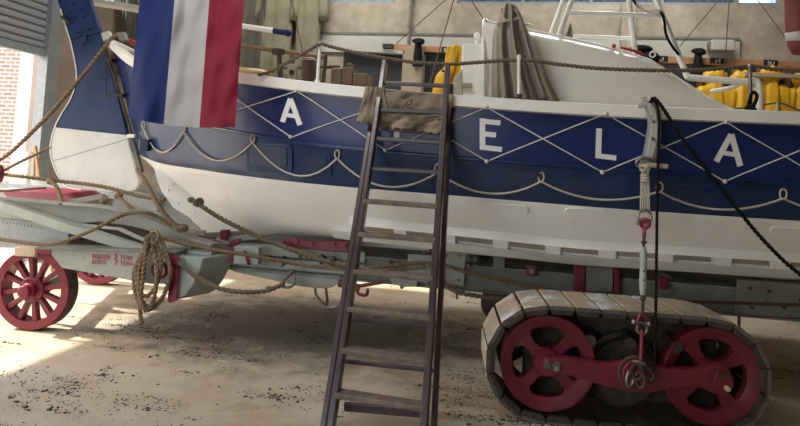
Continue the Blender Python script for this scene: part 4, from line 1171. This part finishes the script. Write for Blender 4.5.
# ------------------------------------------------------------------ tie-down and black ropes
def tiedown():
    t = thing('tie_down', P(640, 378, 3.93), 'curved grey gunwale hook with lashing and white turnbuckle beside the letter L', 'tie-down')
    # curved hook
    bm = BM()
    outer = [(653, 99), (658, 107), (661.5, 121), (661.5, 138), (659, 150), (656.5, 160), (655, 164)]
    inner = [(646, 106), (648.5, 112), (649.5, 124), (647.5, 138), (645, 150), (642, 160), (641.5, 163.5)]
    prism(bm, [P(x, y, 4.26) for x, y in outer] + [P(x, y, 4.26) for x, y in inner[::-1]], (0, .07, 0)); h = obj('gunwale_hook', bm, 'lead', t, bevel=.012)
    bm = BM(); prism(bm, [P(x, y, 4.25) for x, y in ((651, 102), (655.5, 109), (658, 122), (657.5, 138), (655, 150), (652, 160), (644.5, 160), (647.5, 150), (650, 138), (651.5, 123), (650, 111), (648.5, 106))], (0, .02, 0)); obj('hook_face', bm, 'chipped', h, bevel=.004)
    bm = BM(); bar(bm, P(638, 106, 4.3), P(648, 104, 4.3), .04, .03); bar(bm, P(644, 97, 4.3), P(645, 107, 4.3), .03, .03); bar(bm, P(648, 103, 4.3), P(652, 102, 4.6), .07, .03); obj('hook_claw', bm, 'panel', h, bevel=.005)
    # thimble eye
    bm = BM(); torus(bm, P(645, 163, 4.25), .055, .011, (0, 1, .25), 22, 7, sz=.62); obj('thimble', bm, 'galv', t, smooth=True)
    # lashing strands
    bm = BM()
    for x0, x1 in ((639.5, 640.5), (642, 642.7), (645, 645), (648, 647.3), (650.5, 649.5)):
        tube(bm, [P(x0, 163, 4.22), P((x0 + 645) / 2, 175, 4.2), P(645 + (x0 - 645) * .65, 181, 4.2), P(x1, 213, 4.13)], .0055, 7)
    for y in (176, 178.5, 181): torus(bm, P(645, y, 4.2), .024, .008, (0, .2, 1), 16, 6)
    for k in range(3): torus(bm, P(642.5 + 2 * k, 168, 4.19), .02, .007, (.6, .6, .3), 14, 6)
    obj('lashing', bm, 'ropepale', t, smooth=True)
    bm = BM(); cyl(bm, P(647, 165, 4.17), P(668, 166.5, 4.17), .016, 12); obj('toggle', bm, 'beige', t, smooth=True, bevel=.004)
    # upper shackle
    bm = BM(); c = P(644.5, 217, 4.11); torus(bm, c, .04, .0095, (0, 1, 0), 20, 8, -math.pi * .72, math.pi * .72, sz=1.15)
    cyl(bm, P(638, 223, 4.11), P(650, 223, 4.11), .009, 10); ball(bm, P(638, 223, 4.11), .015, seg=8); obj('shackle', bm, 'galv', t, smooth=True)
    bm = BM(); torus(bm, P(645, 223.5, 4.1), .026, .013, (.4, 1, 0), 18, 8); cyl(bm, P(644.5, 228, 4.1), P(644, 238, 4.09), .013, 10); obj('eye_bolt', bm, 'red', t, smooth=True)
    bm = BM(); cyl(bm, P(644, 236, 4.09), P(643.5, 250, 4.08), .009, 10); cyl(bm, P(644, 241, 4.09), P(644, 243.5, 4.09), .018, 6); obj('threaded_rod', bm, 'rust', t); bm = BM(); cyl(bm, P(643, 293, 4.04), P(642.5, 314, 4.02), .009, 10); cyl(bm, P(643, 297, 4.04), P(643, 300, 4.03), .018, 6); obj('threaded_rod', bm, 'rust', t)
    a, b = P(643.7, 247, 4.08), P(642.7, 295, 4.04)
    bm = BM(); pts = [a.lerp(b, k / 10) for k in range(11)]; sweep(bm, pts, [.014, .02, .023, .023, .021, .021, .021, .023, .023, .02, .014], 14); tb = obj('turnbuckle', bm, 'greylight', t, smooth=True); tb['label'] = 'white painted turnbuckle'
    for k in (.5, .68):
        bm = BM(); c = a.lerp(b, k); cyl(bm, c + Vector((0, -.024, 0)), c + Vector((0, -.018, 0)), .007, 8); obj('turnbuckle_hole', bm, 'black', tb)
    # fork and lower shackle
    bm = BM()
    tube(bm, [P(638.5, 327, 4.01), P(638, 320, 4.01), P(640, 315, 4.01), P(644, 315, 4.01), P(646.5, 320, 4.01), P(646, 327, 4.01)], .009, 8); obj('fork', bm, 'red', t, smooth=True)
    bm = BM(); cyl(bm, P(634, 322, 4.0), P(650, 324, 4.0), .008, 10); ball(bm, P(634, 322, 4.0), .018, (1, 1, 1), 8); ball(bm, P(649, 324, 4.0), .016, seg=8); obj('shackle_pin', bm, 'galv', t, smooth=True)
    bm = BM(); torus(bm, P(642, 329, 4.0), .03, .008, (0, 1, 0), 18, 7, math.pi * .3, math.pi * 1.7); obj('shackle', bm, 'galv', t, smooth=True)
    bm = BM(); cyl(bm, P(642, 330, 4.0), P(641, 360, 3.94), .013, 10); obj('lower_rod', bm, 'red', t, smooth=True)
    bm = BM(); torus(bm, P(639, 363, 3.93), .036, .008, (.2, .5, 1), 18, 7); obj('rod_ring', bm, 'galv', t, smooth=True)
    for x, y, nv in ((637, 372, (.5, 1, 0)), (630, 379, (-.8, 1, 0)), (640, 380, (.9, 1, 0))):
        bm = BM(); torus(bm, P(x, y, 3.93), .03, .010, nv, 18, 8, sz=1.5); obj('chain_link', bm, 'iron' if x == 637 else 'rust' if x == 640 else 'galv', t, smooth=True)
    bm = BM(); tube(bm, [P(644, 364, 3.94), P(650, 370, 3.94), P(654, 376, 3.94), P(651, 380, 3.94)], .011, 8); obj('hook', bm, 'iron', t, smooth=True)
tiedown()
bm = BM(); rope(bm, [P(650, 103, 4.24), P(654, 98, 4.23), P(660, 104, 4.2), P(668, 116, 4.18), P(685, 142, 4.15), P(705, 168, 4.12), P(727, 196, 4.1), P(757, 233, 4.06), P(785, 262, 4.02), P(810, 282, 4.0), P(870, 330, 3.9), P(930, 400, 3.8)], .0105)
tag(obj('rope', bm, 'ropeblack', smooth=True), 'black rope slanting down to the right from the gunwale hook', 'rope', 'black ropes')
bm = BM(); rope(bm, [P(651, 100, 4.24), P(655.5, 102, 4.22), P(658.5, 112, 4.21), P(659, 130, 4.2), P(658, 166, 4.14), P(657, 220, 4.09), P(656, 300, 4.0), P(655, 340, 3.94), P(655, 372, 3.92)], .008)
tag(obj('rope', bm, 'ropeblack', smooth=True), 'black rope hanging straight down beside the turnbuckle', 'rope', 'black ropes')

# ------------------------------------------------------------------ hemp ropes on the carriage
def ropes():
    def rp(ctrl, r, mt, label, knots=()):
        bm = BM(); rope(bm, [P(*c) for c in ctrl], r)
        for x, y, Y, s in knots: knot(bm, P(x, y, Y), s)
        return tag(obj('rope', bm, mt, smooth=True), label, 'rope')
    rp([(-20, 170, 5.45), (8, 154, 5.46), (40, 124, 5.5), (62, 100, 5.53), (90, 66, 5.56), (112, 38, 5.58), (120, 34, 5.55)], .019, 'rope', 'hemp rope stretched from the stern head down to the left edge')
    rp([(-20, 183, 5.45), (10, 167, 5.5), (30, 157, 5.6), (52, 147, 5.68), (60, 144, 5.75)], .014, 'rope', 'short hemp rope passing behind the white rudder blade')
    rp([(-20, 171, 5.3), (2, 174, 5.3), (20, 176, 5.3), (50, 180, 5.4), (100, 186, 5.45), (140, 196, 5.45), (165, 199, 5.4)], .017, 'rope', 'taut hemp rope with knots running below the rudder to the stern foot', [(51, 181, 5.36, .035), (103, 200, 5.12, .04), (118, 196, 5.12, .036)])
    rp([(51, 180, 5.34), (56, 186, 5.3), (60, 194, 5.25), (62.5, 203, 5.15)], .018, 'rope', 'short rope end hanging from the knot below the rudder')
    rp([(118, 197, 5.1), (126, 203, 5.0), (136, 212, 4.9), (142, 216, 4.8)], .016, 'rope', 'short rope from the double knot down to the coil')
    rp([(-25, 235, 4.42), (10, 240.5, 4.42), (40, 244, 4.42), (62, 241.5, 4.42), (90, 231, 4.45), (110, 221, 4.5), (128, 213.5, 4.6), (145, 212.5, 4.6), (158, 217, 4.62), (172, 225, 4.62)], .014, 'rope', 'long hemp rope sagging across the grey fore carriage frame')
    rp([(137, 169, 5.5), (146, 182, 5.2), (157, 203, 4.85), (168, 218, 4.62), (180, 228, 4.58)], .017, 'rope', 'hemp rope slanting from the sternpost down to the frame', [(182, 227, 4.6, .04)])
    rp([(193, 200, 5.02), (200, 205, 4.98), (222, 219, 4.92), (255, 235, 4.85), (285, 247, 4.8), (315, 258, 4.8), (335, 263, 4.82), (352, 265, 4.82)], .018, 'ropedark', 'thick tarred rope knotted to the white hull above the frame', [(198, 203, 5.0, .04), (192, 199, 5.03, .028)])
    rp([(150, 234, 4.6), (170, 240, 4.58), (200, 247, 4.6), (235, 253, 4.62), (270, 259, 4.7), (310, 266, 4.8), (350, 269, 4.84), (385, 266, 4.86), (430, 263, 4.88), (470, 273, 4.88), (505, 281, 4.88), (540, 289, 4.88), (570, 294, 4.9)], .013, 'rope', 'long thin hemp rope along the grey carriage beam')
    rp([(176, 257, 4.5), (185, 268, 4.46), (200, 279, 4.45), (222, 289, 4.46), (245, 292, 4.5), (265, 291, 4.58), (279, 286, 4.66), (284, 283, 4.7)], .016, 'ropedark', 'rope sagging below the frame to the snap hook', [(270, 289, 4.62, .024)])
    rp([(430, 262, 4.88), (440, 279, 4.86), (455, 291, 4.85), (478, 296, 4.86), (500, 299, 4.88), (530, 302, 4.95)], .016, 'ropedark', 'rope dropping below the beam right of the ladder')
    rp([(345, 272, 4.86), (370, 270, 4.86), (400, 269, 4.86), (425, 267, 4.87)], .011, 'rope', 'short rope doubled along the beam behind the ladder')
    rp([(315, 288, 4.9), (316, 294, 4.9), (321, 301, 4.9), (327, 304, 4.9)], .01, 'ropedark', 'thin rope tail hanging under the belly plate left of the ladder')
    # snap hook
    t = thing('snap_hook', P(290, 287, 4.72), 'galvanised snap hook clipped to the carriage belly plate', 'hook')
    bm = BM(); tube(bm, [P(294, 270, 4.8), P(288, 276, 4.76), P(282, 284, 4.72), P(284, 287, 4.72), P(291, 286.5, 4.72), P(294.5, 282, 4.74), P(294, 275, 4.78), P(294, 270, 4.8)], .0125, 8); obj('body', bm, 'galv', t, smooth=True)
    bm = BM(); cyl(bm, P(288, 276, 4.745), P(293, 270, 4.785), .017, 10); obj('gate', bm, 'galv', t)
    # drop chain under the beam
    t = thing('drop_hook', P(330, 306, 4.9), 'small dark iron hook on a short strap under the carriage beam', 'hook')
    bm = BM(); bar(bm, P(326, 288, 4.92), P(327.5, 302, 4.92), .012, .02); obj('strap', bm, 'iron', t)
    bm = BM(); tube(bm, [P(327.5, 302, 4.92), P(325, 306, 4.92), P(331, 307.5, 4.92), P(338, 306, 4.92)], .014, 8); obj('hook', bm, 'galv', t, smooth=True)
    # coil of rope hung on the frame
    t = thing('rope_coil', P(152, 326, 4.42), 'coil of brown hemp rope hanging on the grey fore carriage', 'rope')
    bm = BM()
    loops = [(152, 271, 18, 38, 4.44), (149, 266, 12, 30, 4.40), (154, 272, 16, 35, 4.42), (148, 273, 9, 38, 4.38)]
    path = []
    for x, y, w, h, Y in loops:
        for k in range(16):
            a = 2 * math.pi * k / 16
            c = math.cos(a)
            sx = w * (1 - .45 * max(c, 0)); tilt = -3.5 * c
            path.append(P(x + sx * math.sin(a) + tilt * -1 * (1 if w > 9 else .4), y - h * c, Y + .02 * math.sin(3 * a)))
    path += [P(142, 285, 4.38), P(140, 305, 4.38), P(141.5, 326, 4.38)]
    rope(bm, path, .0145, 5); obj('coil', bm, 'rope', t, smooth=True)
    bm = BM(); rope(bm, [P(151, 232, 4.46), P(157, 231, 4.42), P(158, 238, 4.38), P(154, 243, 4.36), P(151, 238, 4.4), P(152, 230, 4.5)], .012, 6); obj('coil_tie', bm, 'rope', t, smooth=True)
    # dark red fairlead at the left edge
    bm = BM(); torus(bm, P(-2, 174, 5.3), .07, .035, (.6, 1, 0), 20, 10); tag(obj('rope_ring', bm, 'red', smooth=True), 'red ring gathering the ropes at the left edge', 'ring')
ropes()

# ------------------------------------------------------------------ post and sticks by the door
bm = BM(); cyl(bm, P(28.5, 205, 6.3), P(28.5, 156, 6.3), .035, 14); cyl(bm, P(28.5, 156, 6.3), P(28.5, 152, 6.3), .05, 14)
o = bm; bm.verts.ensure_lookup_table()
low = min(v.co.z for v in bm.verts)
for v in bm.verts:
    if v.co.z < low + .06: v.co.z = 0
tag(obj('bollard', bm, 'white', smooth=True), 'short white post standing by the roller door', 'post')
for x0, y0, x1, Y, lab in ((41, 176, 35, 6.7, 'orange-brown wooden stick nearest the rudder, leaning by the door'), (33, 168, 34, 6.85, 'pale wooden stick leaning just right of the white post')):
    bm = BM(); a = P(x1, 146, Y); b = P(x0, 190, Y); k = a.z / (a.z - b.z); bar(bm, a, a + (b - a) * k, .035, .035, (0, 1, 0))
    tag(obj('wooden_stick', bm, 'plank' if x0 == 41 else 'beige', bevel=.004), lab, 'stick')

# ------------------------------------------------------------------ clothing on the back wall
def coat(name, cx, ty, w, length, Y, mt, label, cat='coat', group=None, hood=True, seed=0):
    top = P(cx, ty, Y); s = (P(cx + w, ty, Y).x - top.x) / 2
    t = thing(name, (top.x, Y, top.z - length), label, cat, group)
    rnd = random.Random(seed)
    ph = [rnd.uniform(0, 6) for _ in range(4)]
    def loft(prof, cx0, cy0, n=26, fold=.12, k=6):
        bm = BM(); rings = []
        for j, (z, hw, hd, dx) in enumerate(prof):
            ring = []
            tt = j / (len(prof) - 1)
            for i in range(n):
                a = 2 * math.pi * i / n
                f = 1 + fold * (.25 + tt) * math.sin(k * a + ph[0] + 1.5 * tt) + fold * .5 * math.sin((k + 5) * a + ph[1])
                ring.append(bm.verts.new((cx0 + dx + hw * math.cos(a), cy0 + hd * math.sin(a) * f, z)))
            rings.append(ring)
        for A, B in zip(rings, rings[1:]):
            for i in range(n): bm.faces.new((A[i], A[(i + 1) % n], B[(i + 1) % n], B[i]))
        bm.faces.new(rings[0][::-1]); bm.faces.new(rings[-1])
        return bm
    z = top.z
    body = [(z, .25 * s, .05, 0), (z - .05, .36 * s, .08, 0), (z - .11, .56 * s, .1, 0), (z - .2, .8 * s, .11, 0), (z - .4, .84 * s, .11, 0), (z - .65 * length, .8 * s, .1, 0), (z - .85 * length, .86 * s, .11, .01), (z - length, .9 * s, .11, 0)]
    obj('body', loft(body, top.x, Y, 34, .22 if length > 1 else .13, 7 if length > 1 else 4), mt, t, smooth=True, autos=False)
    for sg in (-1, 1):
        sl = [(z - .13, .06, .05, sg * .66 * s), (z - .2, .1, .08, sg * .8 * s), (z - .35, .1, .075, sg * .88 * s), (z - .6, .085, .07, sg * .95 * s), (z - .72, .08, .06, sg * .97 * s)]
        obj('sleeve', loft(sl, top.x, Y - .02, 18, .16, 5), mt, t, smooth=True, autos=False)
    if hood:
        bm = BM(); ball(bm, (top.x, Y - .04, z + .0), .14, (1.1, .55, .75), 16)
        for v in bm.verts: v.co += Vector((0, 0, 1)) * .02 * math.sin(v.co.x * 60)
        obj('hood', bm, mt, t, smooth=True)
    return t
YW = WB - .17
yc = [(714, 77, 32, 0, 'crumpled yellow oilskin jacket under the label FT, partly hidden by the white rail'), (741, 79, 28, 1, 'yellow oilskin jacket directly behind the white handrail bend'), (770, 75, 30, 2, 'yellow oilskin jacket with raised collar under the label SU'), (803, 79, 34, 3, 'yellow oilskin jacket cut by the right edge of the photo')]
for x, y, w, sd, lab in yc: coat('oilskin_jacket', x, y, w, .95, YW, 'yellow', lab, 'jacket', 'yellow jackets on the back wall', True, sd)
gc = [(136, -34, 22, 'darkolive', 'dark green long oilskin coat seen between the rudder head and the flag'), (160, -30, 46, 'darkolive', 'dark green long oilskin coat hidden almost wholly behind the blue stripe of the flag'), (192, -30, 44, 'olive', 'olive long oilskin coat almost wholly behind the flag'),
      (224, -30, 44, 'darkolive', 'dark green long oilskin coat hanging behind the red stripe of the flag'), (252, -25, 42, 'darkolive', 'dark green long oilskin coat just right of the flag'), (280, -28, 40, 'olive', 'grey olive long coat behind the blue-tipped pole'), (322, -26, 34, 'olive', 'pale olive coat furthest right, ending beside the bare wall')]
gc[-1] = (326 - 14, -26, 30, 'olive', gc[-1][4])
for i, (x, y, w, m_, lab) in enumerate(gc): coat('oilskin_coat', x, y, w, 1.75, YW, m_, lab, 'coat', 'long green coats on the back wall', False, 20 + i)
bm = BM()
def _yj(u, v):
    xl = lerpl([(0, 449), (.35, 446), (.6, 437), (1, 433)], v); xr = lerpl([(0, 461), (.5, 461), (1, 455)], v)
    return P(xl + (xr - xl) * u, 46 + 52 * v + 1.5 * math.sin(u * 7), 6.5 + .05 * math.sin(u * 9 + v * 3) + .04 * noise.noise(Vector((u * 3, v * 5, 1))))
grid(bm, _yj, 24, 30)
tag(obj('oilskin_jacket', bm, 'yellow', smooth=True, solid=.05, autos=False), 'yellow oilskin draped beside the white locker near the ladder top', 'jacket')
# black items on the pegs
def sou(cx, y0, y1, Y, lab):
    t = thing('black_hood', P(cx, y1, Y), lab, 'hood')
    bm = BM(); c = P(cx + .5, y0 + 3, Y); ball(bm, c, .08, (1.15, .7, .5), 14); ball(bm, c + Vector((.02, -.03, -.03)), .065, (1.1, .7, .5), 12); obj('brim', bm, 'blackcloth', t, smooth=True)
    bm = BM(); pts = [P(cx, y0 + 4, Y), P(cx, (y0 + y1) / 2, Y), P(cx - .5, y1, Y)]; sweep(bm, crom(pts, 6), [.04 + .003 * k for k in range(13)], 12); obj('cape', bm, 'blackcloth', t, smooth=True)
sou(418, 38, 66, 8.2, 'black sou\'wester and cape on the left pine peg board')
sou(698, 48, 78, 8.45, 'black sou\'wester and cape hanging beside the mast frame leg')
# peg boards with black name labels
def label_text(s, x, y, hpx, Y, parent):
    cu = bpy.data.curves.new('text', 'FONT'); cu.body = s; cu.size = 1; cu.extrude = .002; cu.align_x = 'CENTER'
    to = bpy.data.objects.new('text', cu); COL.objects.link(to); bpy.context.view_layer.update()
    me = bpy.data.meshes.new_from_object(to.evaluated_get(bpy.context.evaluated_depsgraph_get()))
    bpy.data.objects.remove(to); bpy.data.curves.remove(cu)
    bm = BM(); bm.from_mesh(me); bpy.data.meshes.remove(me)
    o = P(x, y, Y); sc = (P(x, y - hpx, Y).z - o.z) / .7
    for v in bm.verts: v.co = o + Vector((v.co.x * sc * 1.2, -v.co.z, v.co.y * sc))
    obj('lettering', bm, 'letter', parent)
def board(pix, Y, labels, name_label):
    t = thing('peg_board', P(pix[0][0], pix[-1][1], Y), name_label, 'peg board', 'pine peg boards')
    bm = BM(); pprism(bm, pix, Y, .05); obj('plank', bm, 'plank', t, bevel=.004)
    for s, lx0, ly0, lx1, ly1 in labels:
        bm = BM(); pprism(bm, [(lx0, ly0), (lx1, ly0 + .05 * (lx1 - lx0)), (lx1, ly1 + .05 * (lx1 - lx0)), (lx0, ly1)], Y - .006, .006); l = obj('name_label', bm, 'black', t)
        label_text(s, (lx0 + lx1) / 2, ly1 - .6 + .025 * (lx1 - lx0), (ly1 - ly0) * .62, Y - .008, l)
board([(394.5, 44), (449, 47), (449, 53), (394.5, 50)], 8.29, [('S', 441.5, 46.5, 448.5, 52.5)], 'short orange pine peg board left of the yellow oilskin')
board([(655, 55.5), (830, 63), (830, 70), (655, 62.5)], 8.54, [('U', 655, 55.3, 668, 61), ('FT', 710, 57.8, 726.5, 63), ('SU', 764, 59.7, 778, 65)], 'long orange pine peg board above the yellow jackets')
bm = BM(); pprism(bm, [(745, 72), (840, 76), (840, 80), (745, 76)], 8.3, .04); tag(obj('wall_rail', bm, 'beige', bevel=.004), 'long pale timber rail below the peg board on the right', 'rail')
# shelving behind the boat with shade painted as dark boxes, around a pale post
t = thing('open_shelf', P(400, 100, 8.4), 'open shelving with its shade painted dark, below the off-white wall board behind the ladder', 'shelf')
bm = BM(); a, b = P(344, 50, 8.35), P(460, 104, 8.35); box(bm, (a.x, 8.35, b.z - .6), (b.x, 8.55, a.z)); obj('shade_box', bm, 'shadedark', t)
bm = BM(); a, b = P(404, 47, 8.3), P(421, 104, 8.3); box(bm, (a.x, 8.25, b.z - .6), (b.x, 8.36, a.z)); obj('post', bm, 'beige', t)
bm = BM(); a, b = P(344, 49, 8.3), P(405, 53, 8.3); bar(bm, a, b, .1, .05); obj('shelf_edge', bm, 'panel', t)
bm = BM(); a = P(384, 45, 8.3); box(bm, (a.x, 8.2, a.z - .06), (a.x + .15, 8.3, a.z)); obj('shelf_box', bm, 'iron', t)
bm = BM(); a = P(424, 55, 8.3); cyl(bm, a - Vector((0, 0, .7)), a, .025, 10); obj('pole', bm, 'greydark', t)
t = thing('open_shelf', P(780, 100, 8.5), 'uprights on a panel painted dark for the shade behind the yellow jackets on the right', 'shelf')
bm = BM(); a, b = P(660, 66, 8.5), P(860, 110, 8.5); box(bm, (a.x, 8.5, b.z - .5), (b.x, 8.58, a.z)); obj('shade_box', bm, 'shadedark', t)
for x in (660, 700, 735, 760, 788):
    bm = BM(); a = P(x, 66, 8.46); box(bm, (a.x - .03, 8.44, a.z - .9), (a.x + .03, 8.5, a.z)); obj('upright', bm, 'brownwood', t)
bm = BM(); ball(bm, P(641, 49, 8.5), .11, (1.4, .8, .5), 12); ball(bm, P(650, 58, 8.48), .11, (1.2, .9, .8), 12); tag(obj('black_bag', bm, 'blackcloth', smooth=True), 'black bag on the back wall just above the cabin roof ring', 'bag')
# maroon sleeve in the top right corner
def sleeve():
    t = thing('hanging_trousers', P(792, 52, 4.4), 'faded maroon garment leg with silver band hanging in the top right corner', 'garment')
    def lo(prof, mt, name):
        bm = BM(); n = 24; rings = []
        for y, xl, xr in prof:
            L, Q = P(xl, y, 4.4), P(xr, y + 1, 4.4); c = (L + Q) / 2; hw = (Q.x - L.x) / 2
            rings.append([bm.verts.new((c.x + hw * math.cos(2 * math.pi * k / n), c.y + .06 * math.sin(2 * math.pi * k / n) * (1 + .2 * math.sin(5 * 2 * math.pi * k / n)), c.z + .01 * math.sin(8 * k / n + y))) for k in range(n)])
        for A, B in zip(rings, rings[1:]):
            for k in range(n): bm.faces.new((A[k], A[(k + 1) % n], B[(k + 1) % n], B[k]))
        bm.faces.new(rings[0][::-1]); bm.faces.new(rings[-1])
        return obj(name, bm, mt, t, smooth=True, autos=False)
    lo([(-40, 783, 830), (-10, 784, 829), (8, 785, 828), (20, 785, 826), (33, 786, 824), (45, 788, 821), (52, 793, 817)], 'maroon', 'leg')
    bm = BM(); 
    lo([(31.5, 785, 825.5), (36, 785.2, 825), (42, 786.6, 823.6)], 'silver', 'reflective_band')
sleeve()

# ------------------------------------------------------------------ dirt on the floor
def dirt():
    bm = BM(); rnd = random.Random(3)
    spots = [(250, 315, 110, 22), (330, 335, 120, 30), (400, 320, 90, 20), (60, 375, 80, 25), (190, 345, 90, 25), (150, 330, 60, 12), (460, 330, 60, 25), (120, 400, 120, 25), (460, 390, 40, 30), (560, 420, 60, 6), (300, 390, 60, 30), (780, 350, 30, 40)]
    cl = []
    for k in range(260):
        x, y, sx, sy = rnd.choice(spots); cl.append((rnd.gauss(x, sx * .55), rnd.gauss(y, sy * .55), rnd.uniform(.02, .16), rnd.uniform(.01, .05)))
    for k in range(6500):
        x, y, sx, sy = rnd.choice(cl)
        if y < 283 or y > 440: continue
        p = PZ(x, y, 0) + Vector((rnd.gauss(0, sx), rnd.gauss(0, sy), 0))
        if p.y > 8.2 or p.y < 1.5: continue
        r = rnd.uniform(.002, .006) * (2.2 if rnd.random() < .04 else 1)
        sc = Vector((rnd.uniform(.8, 2.2), rnd.uniform(.8, 1.8), rnd.uniform(.3, .6)))
        j_ = lambda: rnd.uniform(.6, 1.3)
        a0 = rnd.uniform(0, 6)
        base = [bm.verts.new(p + Vector((r * sc.x * math.cos(a0 + q * 1.257) * j_(), r * sc.y * math.sin(a0 + q * 1.257) * j_(), 0))) for q in range(5)]
        tp = bm.verts.new(p + Vector((rnd.uniform(-.4, .4) * r, rnd.uniform(-.4, .4) * r, r * sc.z * 2)))
        bm.faces.new(base)
        for q in range(5): bm.faces.new((base[q], base[(q + 1) % 5], tp))
    tag(obj('dirt_crumbs', bm, 'dirt'), 'dark dirt crumbs scattered over the concrete floor', 'dirt', None, 'stuff')
dirt()

# ------------------------------------------------------------------ light
W = bpy.data.worlds.new('world'); S.world = W; W.use_nodes = True
nt = W.node_tree; bg = nt.nodes['Background']
sky = nt.nodes.new('ShaderNodeTexSky'); sky.sky_type = 'NISHITA'; sky.sun_disc = False
sky.sun_elevation = R(32); sky.sun_rotation = R(250); sky.air_density = 1.2; sky.dust_density = 2.5
mixn = nt.nodes.new('ShaderNodeMix'); mixn.data_type = 'RGBA'; mixn.inputs[0].default_value = .75
nt.links.new(sky.outputs[0], mixn.inputs[6]); mixn.inputs[7].default_value = (.78, .90, 1.12, 1)
nt.links.new(mixn.outputs[2], bg.inputs[0])
bg.inputs[1].default_value = .98
sd = bpy.data.lights.new('sun', 'SUN'); sd.energy = 6; sd.angle = R(1.2); sd.color = (1, .93, .8)
so = bpy.data.objects.new('sun', sd); COL.objects.link(so)
so.rotation_euler = Vector((.74, .03, -.68)).to_track_quat('-Z', 'Y').to_euler()
def fill_lamp(x, y, e):  # unseen area lights added near the ceiling to fill the hall
    ld = bpy.data.lights.new('fill_light', 'AREA'); ld.shape = 'RECTANGLE'; ld.size = 1.8; ld.size_y = .5; ld.energy = e; ld.color = (1, .98, .94)
    lo = bpy.data.objects.new('fill_light', ld); COL.objects.link(lo); lo.location = (x, y, 5.3)
for x, y, e in ((-2.5, 7.2, 50), (1.5, 7.2, 50), (-2.5, 2.6, 60)): fill_lamp(x, y, e)
S.view_settings.view_transform = 'Standard'; S.view_settings.look = 'None'
S.view_settings.exposure = .92; S.view_settings.gamma = 1; S.view_settings.use_curve_mapping = False
